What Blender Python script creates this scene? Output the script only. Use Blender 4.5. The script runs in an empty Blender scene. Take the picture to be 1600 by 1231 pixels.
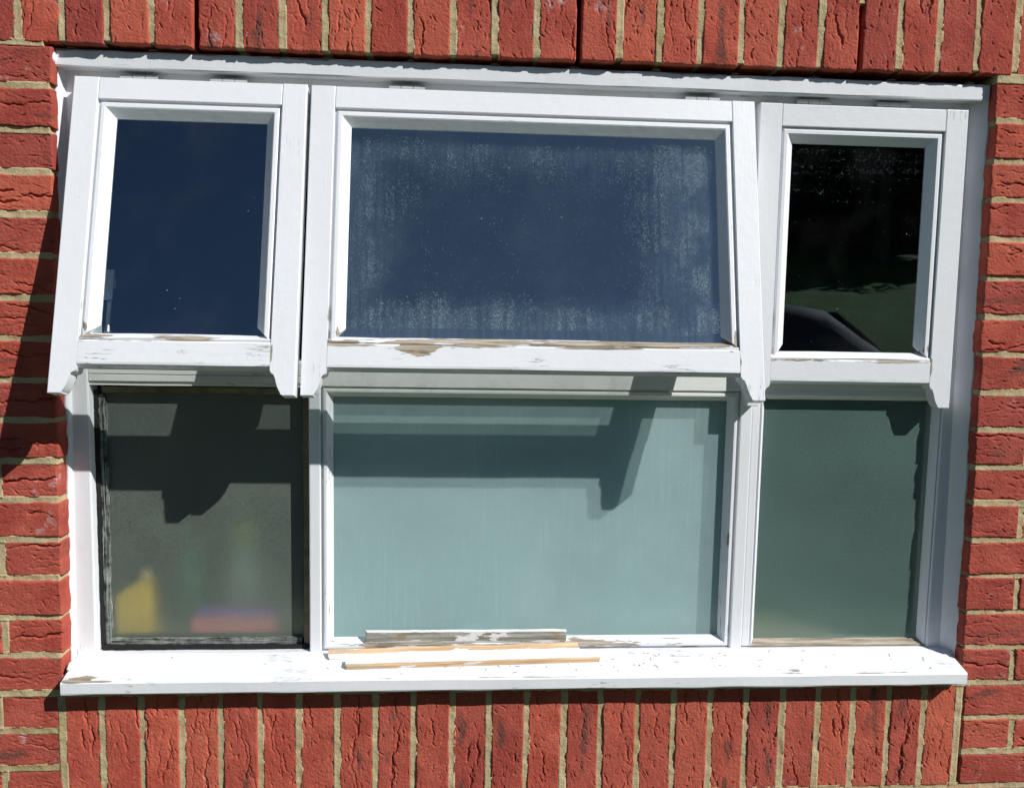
import bpy, bmesh, math, random
import numpy as np
from mathutils import Matrix, Vector

# ---------------------------------------------------------------- camera, sky, sun, exposure
SC = bpy.context.scene
COL = SC.collection
CAM_LOC = (0.73252, -1.58356, 0.74335)
YAW, PITCH, ROLL, FPX = -0.068485, -0.099139, -0.019181, 1302.05


def rotm(a, b, c):
    ca, sa, cb, sb, cc, sc = math.cos(a), math.sin(a), math.cos(b), math.sin(b), math.cos(c), math.sin(c)
    return (Matrix(((ca, -sa, 0), (sa, ca, 0), (0, 0, 1))) @ Matrix(((1, 0, 0), (0, cb, -sb), (0, sb, cb)))
            @ Matrix(((cc, 0, sc), (0, 1, 0), (-sc, 0, cc))))


M = rotm(YAW, PITCH, ROLL)
cam_data = bpy.data.cameras.new('camera')
cam = bpy.data.objects.new('camera', cam_data)
COL.objects.link(cam)
cm = Matrix.Identity(4)
for r in range(3):
    cm[r][0] = M[r][0]
    cm[r][1] = M[r][2]
    cm[r][2] = -M[r][1]
    cm[r][3] = CAM_LOC[r]
cam.matrix_world = cm
cam_data.sensor_width = 36.0
cam_data.lens = 36.0 * FPX / 1600.0
cam_data.clip_start = 0.05
cam_data.clip_end = 500
SC.camera = cam

SUN = Vector((1.31, -1.0, 1.36)).normalized()      # towards the sun
world = bpy.data.worlds.new('World')
SC.world = world
world.use_nodes = True
wn = world.node_tree.nodes
wl = world.node_tree.links
wn.clear()
sky = wn.new('ShaderNodeTexSky')
sky.sky_type = 'NISHITA'
sky.sun_disc = False
sky.sun_elevation = math.asin(SUN.z)
sky.sun_rotation = math.atan2(SUN.x, SUN.y)
sky.air_density = 1.1
sky.dust_density = 0.2
sky.ozone_density = 4.5
bg = wn.new('ShaderNodeBackground')
bg.inputs['Strength'].default_value = 0.05
wo = wn.new('ShaderNodeOutputWorld')
wl.new(sky.outputs[0], bg.inputs[0])
wl.new(bg.outputs[0], wo.inputs[0])

sun_data = bpy.data.lights.new('sun', 'SUN')
sun_data.energy = 5.0
sun_data.angle = math.radians(0.53)
sun_data.color = (1.0, 0.975, 0.94)
sun = bpy.data.objects.new('sun', sun_data)
COL.objects.link(sun)
sun.rotation_euler = SUN.to_track_quat('Z', 'Y').to_euler()
sun.location = SUN * 30

SC.view_settings.view_transform = 'Standard'
SC.view_settings.look = 'None'
SC.view_settings.exposure = 0.03
SC.view_settings.gamma = 1.0
SC.cycles.max_bounces = 12
SC.cycles.transparent_max_bounces = 16
SC.cycles.use_denoising = True

random.seed(11)
RNG = np.random.default_rng(7)

# ---------------------------------------------------------------- node helper


class NT:
    def __init__(self, name):
        self.m = bpy.data.materials.new(name)
        self.m.use_nodes = True
        self.n = self.m.node_tree.nodes
        self.l = self.m.node_tree.links
        self.n.clear()
        self.out = self.n.new('ShaderNodeOutputMaterial')

    def node(self, t, **kw):
        x = self.n.new(t)
        for k, v in kw.items():
            setattr(x, k, v)
        return x

    def put(self, sock, v):
        if v is None:
            return
        if hasattr(v, 'is_output') or isinstance(v, bpy.types.NodeSocket):
            self.l.new(v, sock)
        else:
            if isinstance(v, (tuple, list)) and len(v) == 3 and sock.type == 'RGBA':
                v = (*v, 1.0)
            sock.default_value = v

    def coord(self, kind='Object'):
        return self.node('ShaderNodeTexCoord').outputs[kind]

    def mapping(self, vec, scale=(1, 1, 1), loc=(0, 0, 0), rot=(0, 0, 0)):
        x = self.node('ShaderNodeMapping')
        self.put(x.inputs['Vector'], vec)
        x.inputs['Scale'].default_value = scale
        self.put(x.inputs['Location'], loc)
        x.inputs['Rotation'].default_value = rot
        return x.outputs[0]

    def noise(self, vec, scale=5.0, detail=3.0, rough=0.55, out='Fac'):
        x = self.node('ShaderNodeTexNoise')
        self.put(x.inputs['Vector'], vec)
        x.inputs['Scale'].default_value = scale
        x.inputs['Detail'].default_value = detail
        x.inputs['Roughness'].default_value = rough
        return x.outputs[out]

    def voronoi(self, vec, scale=5.0, out='Distance', feature='F1'):
        x = self.node('ShaderNodeTexVoronoi')
        x.feature = feature
        self.put(x.inputs['Vector'], vec)
        x.inputs['Scale'].default_value = scale
        return x.outputs[out]

    def math(self, op, a, b=None, c=None, clamp=False):
        x = self.node('ShaderNodeMath', operation=op)
        x.use_clamp = clamp
        self.put(x.inputs[0], a)
        self.put(x.inputs[1], b)
        if c is not None:
            self.put(x.inputs[2], c)
        return x.outputs[0]

    def smooth(self, v, lo, hi, a=0.0, b=1.0):
        x = self.node('ShaderNodeMapRange')
        x.interpolation_type = 'SMOOTHSTEP'
        self.put(x.inputs['Value'], v)
        x.inputs['From Min'].default_value = lo
        x.inputs['From Max'].default_value = hi
        x.inputs['To Min'].default_value = a
        x.inputs['To Max'].default_value = b
        return x.outputs[0]

    def mix(self, fac, a, b):
        x = self.node('ShaderNodeMix')
        x.data_type = 'RGBA'
        self.put(x.inputs[0], fac)
        self.put(x.inputs[6], a)
        self.put(x.inputs[7], b)
        return x.outputs[2]

    def sep(self, vec):
        x = self.node('ShaderNodeSeparateXYZ')
        self.put(x.inputs[0], vec)
        return x.outputs

    def bump(self, h, strength=0.5, dist=0.001, normal=None):
        x = self.node('ShaderNodeBump')
        self.put(x.inputs['Height'], h)
        x.inputs['Strength'].default_value = strength
        x.inputs['Distance'].default_value = dist
        if normal is not None:
            self.put(x.inputs['Normal'], normal)
        return x.outputs[0]

    def bsdf(self, color=(0.8, 0.8, 0.8), rough=0.5, normal=None, spec=0.5, metal=0.0):
        x = self.node('ShaderNodeBsdfPrincipled')
        self.put(x.inputs['Base Color'], color)
        self.put(x.inputs['Roughness'], rough)
        self.put(x.inputs['Metallic'], metal)
        self.put(x.inputs['Specular IOR Level'], spec)
        if normal is not None:
            self.put(x.inputs['Normal'], normal)
        return x.outputs[0]

    def shader(self, t, **ins):
        x = self.node(t)
        for k, v in ins.items():
            self.put(x.inputs[k], v)
        return x.outputs[0]

    def mixs(self, fac, a, b):
        x = self.node('ShaderNodeMixShader')
        self.put(x.inputs[0], fac)
        self.put(x.inputs[1], a)
        self.put(x.inputs[2], b)
        return x.outputs[0]

    def adds(self, a, b):
        x = self.node('ShaderNodeAddShader')
        self.put(x.inputs[0], a)
        self.put(x.inputs[1], b)
        return x.outputs[0]

    def done(self, s):
        self.l.new(s, self.out.inputs['Surface'])
        return self.m


def plain(name, col, rough=0.5, metal=0.0, var=0.12, scale=30.0, bump=0.0):
    t = NT(name)
    c = t.coord()
    n = t.noise(c, scale, 4)
    f = t.smooth(n, 0.3, 0.7)
    a = tuple(x * (1 - var) for x in col)
    b = tuple(min(1, x * (1 + var)) for x in col)
    nm = t.bump(t.noise(c, scale * 8, 3), bump, 0.001) if bump else None
    return t.done(t.bsdf(t.mix(f, a, b), rough, nm, metal=metal))


# ---------------------------------------------------------------- materials
def mat_brick():
    t = NT('red_clay_brick')
    oi = t.node('ShaderNodeObjectInfo')
    rnd = oi.outputs['Random']
    off = t.math('MULTIPLY', rnd, 37.0)
    comb = t.node('ShaderNodeCombineXYZ')
    t.put(comb.inputs[0], off)
    t.put(comb.inputs[1], t.math('MULTIPLY', rnd, 91.0))
    t.put(comb.inputs[2], t.math('MULTIPLY', rnd, 53.0))
    c = t.mapping(t.coord(), loc=comb.outputs[0])
    big = t.noise(c, 14, 3)
    mid = t.noise(t.mapping(c, (40, 60, 120)), 1.0, 4)
    fine = t.noise(c, 700, 3, 0.7)
    col = t.mix(t.smooth(big, 0.3, 0.72), (0.375, 0.066, 0.047), (0.52, 0.118, 0.078))
    tone = t.mix(rnd, (0.80, 0.74, 0.80), (1.12, 1.14, 1.06))
    mul = t.node('ShaderNodeMix', data_type='RGBA', blend_type='MULTIPLY')
    mul.inputs[0].default_value = 1.0
    t.put(mul.inputs[6], col)
    t.put(mul.inputs[7], tone)
    col = mul.outputs[2]
    r2 = t.math('FRACT', t.math('MULTIPLY', rnd, 5.37))
    col = t.mix(t.smooth(r2, 0.62, 1.0, 0, 0.55), col, (0.55, 0.132, 0.078))
    col = t.mix(t.smooth(r2, 0.34, 0.0, 0, 0.60), col, (0.29, 0.056, 0.050))
    col = t.mix(t.smooth(mid, 0.55, 0.78, 0, 0.45), col, (0.30, 0.058, 0.038))
    col = t.mix(t.smooth(fine, 0.54, 0.68, 0, 0.5), col, (0.58, 0.21, 0.14))
    col = t.mix(t.smooth(fine, 0.43, 0.30, 0, 0.7), col, (0.13, 0.032, 0.026))
    # blue-brown fire flashes along the middle of some bricks
    s = t.sep(t.coord())
    band = t.smooth(t.math('ABSOLUTE', t.math('ADD', s[2], t.math('MULTIPLY', t.math('SUBTRACT', rnd, 0.5), 0.03))), 0.022, 0.004)
    fl = t.noise(t.mapping(c, (12, 30, 40)), 1.0, 3)
    fl = t.math('MULTIPLY', t.smooth(fl, 0.52, 0.66), band)
    sel = t.smooth(t.math('FRACT', t.math('MULTIPLY', rnd, 7.31)), 0.45, 0.6)
    fl = t.math('MULTIPLY', t.math('MULTIPLY', fl, sel), t.smooth(t.noise(c, 300, 2), 0.35, 0.6, 0.35, 0.9))
    col = t.mix(fl, col, (0.095, 0.055, 0.047))
    # pale lime bloom and paint specks
    ef = t.noise(c, 23, 4, 0.65)
    ef = t.math('MULTIPLY', t.smooth(ef, 0.60, 0.74), t.smooth(t.math('FRACT', t.math('MULTIPLY', rnd, 13.7)), 0.60, 0.75, 0, 0.75))
    col = t.mix(ef, col, (0.55, 0.40, 0.40))
    sp = t.voronoi(c, 95)
    spk = t.math('MULTIPLY', t.smooth(sp, 0.16, 0.10), t.smooth(t.noise(c, 31, 2), 0.58, 0.64))
    col = t.mix(t.math('MULTIPLY', spk, 0.40), col, (0.62, 0.52, 0.50))
    h = t.math('ADD', t.math('MULTIPLY', fine, 0.55), t.math('MULTIPLY', t.noise(c, 240, 4, 0.7), 0.5))
    nm = t.bump(h, 0.9, 0.0012)
    return t.done(t.bsdf(col, 0.93, nm, 0.15))


def mat_mortar():
    t = NT('sand_mortar')
    c = t.coord()
    g = t.noise(c, 900, 3, 0.7)
    b = t.noise(c, 16, 4)
    col = t.mix(t.smooth(b, 0.3, 0.7), (0.48, 0.375, 0.210), (0.60, 0.490, 0.295))
    col = t.mix(t.smooth(g, 0.56, 0.72, 0, 0.5), col, (0.52, 0.46, 0.30))
    col = t.mix(t.smooth(g, 0.42, 0.26, 0, 0.6), col, (0.13, 0.10, 0.05))
    col = t.mix(t.smooth(t.noise(c, 5, 3), 0.52, 0.70, 0, 0.6), col, (0.34, 0.25, 0.10))
    col = t.mix(t.smooth(t.noise(c, 26, 4, 0.7), 0.58, 0.74, 0, 0.55), col, (0.14, 0.11, 0.075))
    nm = t.bump(t.math('ADD', g, t.math('MULTIPLY', t.noise(c, 260, 4), 1.4)), 0.9, 0.0012)
    return t.done(t.bsdf(col, 0.96, nm, 0.1))


def mat_far_brick():
    t = NT('brickwork_far')
    c = t.coord()
    s = t.sep(c)
    cb = t.node('ShaderNodeCombineXYZ')
    t.put(cb.inputs[0], s[0])
    t.put(cb.inputs[1], s[2])
    b = t.node('ShaderNodeTexBrick')
    t.put(b.inputs['Vector'], cb.outputs[0])
    b.inputs['Color1'].default_value = (0.42, 0.085, 0.05, 1)
    b.inputs['Color2'].default_value = (0.50, 0.12, 0.07, 1)
    b.inputs['Mortar'].default_value = (0.35, 0.27, 0.14, 1)
    b.inputs['Scale'].default_value = 1.0
    b.inputs['Brick Width'].default_value = 0.225
    b.inputs['Row Height'].default_value = 0.075
    b.inputs['Mortar Size'].default_value = 0.005
    b.inputs['Mortar Smooth'].default_value = 0.1
    n = t.noise(c, 120, 4, 0.7)
    col = t.mix(t.smooth(n, 0.5, 0.75, 0, 0.4), b.outputs['Color'], (0.25, 0.05, 0.035))
    h = t.math('SUBTRACT', t.math('MULTIPLY', n, 0.4), b.outputs['Fac'])
    return t.done(t.bsdf(col, 0.95, t.bump(h, 0.8, 0.004), 0.15))


def wood_color(t, c, grain, warm=0.0):
    sc = {'X': (9, 160, 160), 'Z': (160, 160, 9)}[grain]
    g = t.noise(t.mapping(c, sc), 1.0, 5, 0.65)
    g2 = t.noise(c, 35, 3)
    col = t.mix(t.smooth(g, 0.32, 0.68), (0.16, 0.13, 0.10), (0.50, 0.45, 0.36))
    col = t.mix(t.smooth(g2, 0.5, 0.7, 0, 0.6), col, (0.42, 0.30, 0.19))
    return col, g


def mat_paint(name, grain='X', bands=(), blobs=(), cracks=0.0, base=(0.80, 0.82, 0.85), dirt=0.0, seed=0.0):
    """Old gloss paint; it has flaked off in the given bands/blobs and shows grey weathered wood there."""
    t = NT(name)
    c0 = t.coord()
    c = t.mapping(c0, loc=(seed, seed * 0.7, seed * 1.3))
    s = t.sep(c0)
    ax = {'X': 0, 'Y': 1, 'Z': 2}
    stretch = {'X': (11, 70, 70), 'Z': (70, 70, 11)}[grain]
    pn = t.noise(t.mapping(c, stretch), 1.0, 5, 0.62)
    pn2 = t.noise(c, 5.5, 2)
    field = None
    for a, ctr, hw, st in bands:
        d = t.math('DIVIDE', t.math('ABSOLUTE', t.math('SUBTRACT', s[ax[a]], ctr)), hw)
        f = t.math('MULTIPLY', t.math('SUBTRACT', 1.0, d, clamp=True), st)
        field = f if field is None else t.math('MAXIMUM', field, f)
    for (cx, cz, rx, rz, st) in blobs:
        dx = t.math('DIVIDE', t.math('SUBTRACT', s[0], cx), rx)
        dz = t.math('DIVIDE', t.math('SUBTRACT', s[2], cz), rz)
        d = t.math('SQRT', t.math('ADD', t.math('MULTIPLY', dx, dx), t.math('MULTIPLY', dz, dz)))
        f = t.math('MULTIPLY', t.math('SUBTRACT', 1.0, d, clamp=True), st)
        field = f if field is None else t.math('MAXIMUM', field, f)
    brush = t.noise(t.mapping(c, {'X': (14, 380, 380), 'Z': (380, 380, 14)}[grain]), 1.0, 3)
    lump = t.noise(c, 60, 3)
    col = t.mix(t.smooth(t.noise(c, 4, 3), 0.3, 0.7), tuple(x * 0.97 for x in base), base)
    grime = t.smooth(t.noise(t.mapping(c, stretch), 0.7, 5, 0.7), 0.58, 0.80, 0, 0.22 + dirt)
    col = t.mix(grime, col, (0.50, 0.49, 0.43))
    spk = t.math('MULTIPLY', t.smooth(t.voronoi(c, 75), 0.085, 0.055), t.smooth(t.noise(c, 24, 2), 0.60, 0.66))
    col = t.mix(t.math('MULTIPLY', spk, 0.6), col, (0.22, 0.20, 0.17))
    h = t.math('ADD', t.math('MULTIPLY', brush, 0.22), t.math('MULTIPLY', lump, 0.6))
    rough = 0.38
    if cracks > 0:
        st = {'X': (5, 90, 90), 'Z': (90, 90, 5)}[grain]
        k = t.noise(t.mapping(c, st), 1.0, 4, 0.6)
        line = t.smooth(t.math('ABSOLUTE', t.math('SUBTRACT', k, 0.5)), 0.010, 0.003)
        patch = t.smooth(t.noise(c, 9, 3), 0.70 - 0.14 * cracks, 0.76 - 0.14 * cracks)
        line = t.math('MULTIPLY', line, patch)
        line = t.math('MULTIPLY', line, 0.6 + 0.4 * min(1, cracks))
        col = t.mix(t.math('MULTIPLY', line, 0.75), col, (0.16, 0.15, 0.13))
        h = t.math('SUBTRACT', h, t.math('MULTIPLY', line, 1.5))
    if field is not None:
        wood, g = wood_color(t, c, grain)
        raw = t.math('ADD', t.math('ADD', t.math('MULTIPLY', pn, 1.0), t.math('MULTIPLY', pn2, 0.5)), field)
        peel = t.smooth(raw, 1.06, 1.075)
        rim = t.math('MULTIPLY', t.smooth(raw, 1.02, 1.06), t.smooth(raw, 1.075, 1.062))
        col = t.mix(t.math('MULTIPLY', rim, 0.55), col, (0.42, 0.40, 0.36))
        col = t.mix(peel, col, wood)
        h = t.math('ADD', t.math('MULTIPLY', h, t.math('SUBTRACT', 1.0, peel)),
                   t.math('MULTIPLY', peel, t.math('SUBTRACT', t.math('MULTIPLY', g, 0.9), 1.6)))
        rough = t.math('ADD', 0.38, t.math('MULTIPLY', peel, 0.5))
    nm = t.bump(h, 0.7, 0.0010)
    return t.done(t.bsdf(col, rough, nm, 0.45))


def mat_glass(name, condensation=False, specks=True):
    t = NT(name)
    c = t.coord()
    wav = t.noise(c, 3.0, 2)
    nm = t.bump(wav, 0.12, 0.004)
    gl = t.shader('ShaderNodeBsdfGlossy', Color=(0.74, 0.88, 1.0, 1), Roughness=0.012, Normal=nm)
    tr = t.shader('ShaderNodeBsdfTransparent', Color=(0.87, 0.91, 0.90, 1))
    lw = t.node('ShaderNodeLayerWeight')
    lw.inputs['Blend'].default_value = 0.5
    t.put(lw.inputs['Normal'], nm)
    fac = t.math('ADD', 0.27, t.math('MULTIPLY', t.math('POWER', lw.outputs['Facing'], 5.0), 0.73), clamp=True)
    sh = t.mixs(fac, tr, gl)
    s = t.sep(c)
    # dust specks
    if specks:
        v = t.voronoi(c, 62)
        m = t.math('MULTIPLY', t.smooth(v, 0.075, 0.045), t.smooth(t.noise(c, 19, 2), 0.58, 0.64))
        haze = t.smooth(t.noise(c, 8, 4), 0.45, 0.8, 0, 0.012)
        m = t.math('ADD', t.math('MULTIPLY', m, 0.4), haze, clamp=True)
        sh = t.mixs(m, sh, t.shader('ShaderNodeBsdfDiffuse', Color=(0.75, 0.78, 0.78, 1)))
    if condensation:
        # u 0.065..0.767, w -0.072..-0.464 : moisture between the panes, densest along the edges
        e_l = t.smooth(s[0], 0.24, 0.07)
        e_r = t.smooth(s[0], 0.56, 0.745)
        e_rr = t.smooth(s[0], 0.755, 0.735)
        e_b = t.smooth(s[2], -0.36, -0.445)
        e_t = t.smooth(s[2], -0.19, -0.10, 0, 0.6)
        e_t2 = t.smooth(s[2], -0.085, -0.11)
        e = t.math('MAXIMUM', t.math('MAXIMUM', t.math('MULTIPLY', e_l, 0.75), e_r), t.math('MAXIMUM', t.math('MULTIPLY', e_b, 0.85), e_t))
        e = t.math('MULTIPLY', t.math('MULTIPLY', e, e_rr), e_t2)
        cloud = t.noise(c, 13, 5, 0.65)
        streak = t.noise(t.mapping(c, (130, 1, 5)), 1.0, 4, 0.6)
        streak2 = t.noise(t.mapping(c, (260, 1, 11), loc=(3, 0, 1)), 1.0, 3, 0.6)
        film = t.math('MULTIPLY', t.smooth(t.math('ADD', t.math('MULTIPLY', e, 0.55), t.math('MULTIPLY', cloud, 0.75)), 0.36, 0.95),
                      t.smooth(streak, 0.38, 0.68, 0.60, 1.0))
        film = t.math('MULTIPLY', film, t.smooth(streak2, 0.40, 0.46, 0.72, 1.0))
        d1 = t.voronoi(c, 330)
        dn = t.noise(c, 500, 2, 0.8)
        drops = t.math('MULTIPLY', t.smooth(d1, 0.40, 0.18), t.smooth(t.math('ADD', t.math('MULTIPLY', e, 0.5), t.math('MULTIPLY', t.noise(c, 22, 4, 0.7), 0.6)), 0.47, 0.72))
        drops = t.math('MULTIPLY', drops, t.smooth(dn, 0.42, 0.62))
        amt = t.math('ADD', t.math('MULTIPLY', film, 0.13), t.math('MULTIPLY', drops, 0.10), clamp=True)
        amt = t.math('ADD', amt, 0.045, clamp=True)
        dif = t.shader('ShaderNodeBsdfDiffuse', Color=(0.38, 0.56, 0.74, 1))
        trl = t.shader('ShaderNodeBsdfTranslucent', Color=(0.6, 0.7, 0.72, 1))
        sh = t.mixs(amt, sh, t.mixs(0.3, dif, trl))
    return t.done(sh)


def mat_frosted(name, dif_col, dif_amt, rough, cond=0.0, stipple=0.25, tint=(0.8, 0.9, 0.88), spec=1.0, grain=0.25, through=0.32, ior=1.25, clear=0.0):
    """Obscured glass: part scatters light back, the rest lets a blurred view through."""
    t = NT(name)
    c = t.coord()
    st = t.noise(c, 400, 3, 0.8)
    cl = t.noise(c, 6, 3)
    nm = t.bump(st, stipple, 0.0006)
    dif = t.shader('ShaderNodeBsdfDiffuse', Color=t.mix(t.smooth(st, 0.36, 0.64), tuple(x * (1 - grain) for x in dif_col), tuple(min(1, x * (1 + grain)) for x in dif_col)), Normal=nm)
    trl = t.shader('ShaderNodeBsdfTranslucent', Color=(*[min(1, x * 1.3) for x in dif_col], 1))
    ref = t.shader('ShaderNodeBsdfRefraction', Color=(*tint, 1), Roughness=rough, IOR=ior)
    if clear > 0:
        ref = t.mixs(clear, ref, t.shader('ShaderNodeBsdfTransparent', Color=(*tint, 1)))
    amt = t.smooth(cl, 0.3, 0.7, dif_amt * 0.9, dif_amt * 1.1)
    if cond > 0:
        streak = t.noise(t.mapping(c, (150, 1, 9)), 1.0, 4, 0.6)
        cloud = t.noise(c, 5, 4, 0.6)
        k = t.math('MULTIPLY', t.smooth(streak, 0.42, 0.68), t.smooth(cloud, 0.44, 0.62))
        drops = t.math('MULTIPLY', t.smooth(t.voronoi(c, 380), 0.36, 0.16), t.smooth(t.noise(c, 9, 4, 0.7), 0.54, 0.66))
        amt = t.math('ADD', amt, t.math('ADD', t.math('MULTIPLY', k, 0.05 * cond), t.math('MULTIPLY', drops, 0.20 * cond)), clamp=True)
    body = t.mixs(amt, ref, t.mixs(through, dif, trl))
    lw = t.node('ShaderNodeLayerWeight')
    lw.inputs['Blend'].default_value = 0.5
    frs = t.math('ADD', 0.04, t.math('MULTIPLY', t.math('POWER', lw.outputs['Facing'], 5.0), 0.9), clamp=True)
    gl = t.shader('ShaderNodeBsdfGlossy', Color=(1, 1, 1, 1), Roughness=0.10, Normal=t.bump(st, stipple * 0.4, 0.0003))
    sh = t.mixs(t.math('MULTIPLY', frs, spec), body, gl)
    return t.done(sh)


MB = mat_brick()
MM = mat_mortar()
MFAR = mat_far_brick()
P_PLAIN_X = mat_paint('white_paint_rail', 'X', cracks=0.5)
P_PLAIN_Z = mat_paint('white_paint_stile', 'Z', cracks=0.45, seed=3.1)
P_FRAME_Z = mat_paint('white_paint_jamb', 'Z', cracks=0.2, dirt=0.05, seed=5.2)
P_FRAME_X = mat_paint('white_paint_transom', 'X', cracks=0.8, dirt=0.25, seed=7.7, base=(0.76, 0.775, 0.76))
MAT_DARK = plain('black_sealant', (0.007, 0.007, 0.007), 0.8, bump=0.6)
MAT_PUTTY = mat_paint('grey_old_putty', 'Z', bands=(('X', 0.05, 0.1, 0.28),), cracks=1.0, base=(0.20, 0.23, 0.21), dirt=0.3, seed=9.0)
MAT_PUTTY_X = mat_paint('grey_old_putty_bottom', 'X', bands=(('Z', 0.07, 0.1, 0.32),), cracks=1.0, base=(0.30, 0.33, 0.30), dirt=0.3, seed=9.5)
def mat_streak(name, grain):
    t = NT(name)
    c = t.coord()
    g = t.noise(t.mapping(c, {'Z': (420, 300, 9), 'X': (9, 300, 420)}[grain]), 1.0, 5, 0.7)
    b = t.noise(c, 45, 4, 0.7)
    v = t.math('ADD', t.math('MULTIPLY', g, 0.7), t.math('MULTIPLY', b, 0.3))
    col = t.mix(t.smooth(v, 0.40, 0.60), (0.010, 0.011, 0.010), (0.30, 0.33, 0.30))
    col = t.mix(t.smooth(v, 0.60, 0.68), col, (0.55, 0.56, 0.53))
    return t.done(t.bsdf(col, 0.7, t.bump(v, 0.9, 0.002), 0.3))


MAT_PUTTY = mat_streak('old_putty_side', 'Z')
MAT_PUTTY_X = mat_streak('old_putty_sill', 'X')
MAT_TAPE = plain('brown_glazing_tape', (0.20, 0.16, 0.10), 0.8, var=0.3, bump=0.4)
MAT_HINGE = plain('painted_hinge_metal', (0.55, 0.55, 0.55), 0.4, bump=0.2)
G_CLEAR = mat_glass('clear_pane')
G_COND = mat_glass('misted_pane', condensation=True)
G_FL = mat_frosted('obscured_pane_left', (0.50, 0.62, 0.53), 0.31, 0.62, stipple=0.5, grain=0.35, through=0.36, ior=1.45, clear=0.03, tint=(0.97, 0.99, 0.95))
G_FM = mat_frosted('obscured_pane_middle', (0.66, 0.84, 0.85), 0.84, 0.45, cond=0.3, stipple=0.05, grain=0.06)
_t = NT('obscured_pane_outer')
_c = _t.coord()
_st = _t.noise(_c, 520, 3, 0.7)
_streak = _t.noise(_t.mapping(_c, (120, 1, 6)), 1.0, 4, 0.6)
_cl = _t.noise(_c, 4, 4, 0.6)
_amt = _t.math('ADD', _t.smooth(_cl, 0.3, 0.7, 0.40, 0.46), _t.math('MULTIPLY', _t.smooth(_streak, 0.5, 0.7), _t.smooth(_cl, 0.45, 0.65, 0, 0.07)))
_d = _t.shader('ShaderNodeBsdfDiffuse', Color=_t.mix(_t.smooth(_st, 0.36, 0.64), (0.49, 0.68, 0.69), (0.57, 0.77, 0.78)))
_body = _t.mixs(_amt, _t.shader('ShaderNodeBsdfTransparent', Color=(0.90, 0.96, 0.95, 1)), _t.mixs(0.25, _d, _t.shader('ShaderNodeBsdfTranslucent', Color=(0.6, 0.8, 0.8, 1))))
_lw = _t.node('ShaderNodeLayerWeight')
_lw.inputs['Blend'].default_value = 0.5
_f = _t.math('ADD', 0.04, _t.math('MULTIPLY', _t.math('POWER', _lw.outputs['Facing'], 5.0), 0.9), clamp=True)
G_FMO = _t.done(_t.mixs(_f, _body, _t.shader('ShaderNodeBsdfGlossy', Color=(1, 1, 1, 1), Roughness=0.06)))
G_FR = mat_frosted('obscured_pane_right', (0.36, 0.58, 0.52), 0.40, 0.40, stipple=0.7, grain=0.62, through=0.46, clear=0.08, tint=(0.92, 0.96, 0.92))

# ---------------------------------------------------------------- mesh helpers


def tag(o, label=None, cat=None, group=None, kind=None):
    if label:
        o['label'] = label
    if cat:
        o['category'] = cat
    if group:
        o['group'] = group
    if kind:
        o['kind'] = kind
    return o


def empty(name, parent=None, loc=(0, 0, 0)):
    o = bpy.data.objects.new(name, None)
    o.empty_display_size = 0.05
    COL.objects.link(o)
    o.location = loc
    if parent:
        o.parent = parent
    return o


def link_mesh(name, me, mat, parent=None, smooth=None):
    o = bpy.data.objects.new(name, me)
    COL.objects.link(o)
    if mat is not None and len(me.materials) == 0:
        me.materials.append(mat)
    if parent:
        o.parent = parent
    if smooth is not None:
        me.polygons.foreach_set('use_smooth', [smooth] * len(me.polygons))
    return o


def bm_obj(name, bm, mat, parent=None, smooth=None):
    bmesh.ops.recalc_face_normals(bm, faces=bm.faces)
    me = bpy.data.meshes.new(name)
    bm.to_mesh(me)
    bm.free()
    return link_mesh(name, me, mat, parent, smooth)


def vnoise(x, y, seed):
    """smooth value noise, arrays in, about -1..1 out"""
    xi = np.floor(x).astype(np.int64)
    yi = np.floor(y).astype(np.int64)
    fx = x - xi
    fy = y - yi
    fx = fx * fx * (3 - 2 * fx)
    fy = fy * fy * (3 - 2 * fy)

    def h(a, b):
        n = (a * 374761393 + b * 668265263 + seed * 974634777) & 0xFFFFFFFF
        n = ((n ^ (n >> 13)) * 1274126177) & 0xFFFFFFFF
        n = n ^ (n >> 16)
        return (n & 0xFFFF) / 32767.5 - 1.0
    return ((h(xi, yi) * (1 - fx) + h(xi + 1, yi) * fx) * (1 - fy)
            + (h(xi, yi + 1) * (1 - fx) + h(xi + 1, yi + 1) * fx) * fy)


def fbm(x, y, seed, octs=4):
    r = 0
    a = 1.0
    for k in range(octs):
        r = r + a * vnoise(x * 2 ** k, y * 2 ** k, seed + k * 17)
        a *= 0.5
    return r


def box(name, x0, x1, y0, y1, z0, z1, mat, parent=None, bevel=0.0015, seg=2):
    bm = bmesh.new()
    bmesh.ops.create_cube(bm, size=1.0)
    for v in bm.verts:
        v.co = Vector(((x0 + x1) / 2 + v.co.x * (x1 - x0), (y0 + y1) / 2 + v.co.y * (y1 - y0), (z0 + z1) / 2 + v.co.z * (z1 - z0)))
    if bevel:
        bmesh.ops.bevel(bm, geom=list(bm.edges), offset=bevel, segments=seg, affect='EDGES', profile=0.5)
    return bm_obj(name, bm, mat, parent)


def poly_prism(name, pts, y0, y1, mat, parent=None, bevel=0.0015):
    """outline in x/z extruded from y0 to y1"""
    bm = bmesh.new()
    f = [bm.verts.new((x, y0, z)) for x, z in pts]
    b = [bm.verts.new((x, y1, z)) for x, z in pts]
    n = len(pts)
    ff = bm.faces.new(f)
    bm.faces.new(b[::-1])
    for i in range(n):
        bm.faces.new((f[i], b[i], b[(i + 1) % n], f[(i + 1) % n]))
    if bevel:
        bmesh.ops.bevel(bm, geom=list(ff.edges), offset=bevel, segments=2, affect='EDGES', profile=0.5)
    return bm_obj(name, bm, mat, parent)


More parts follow.
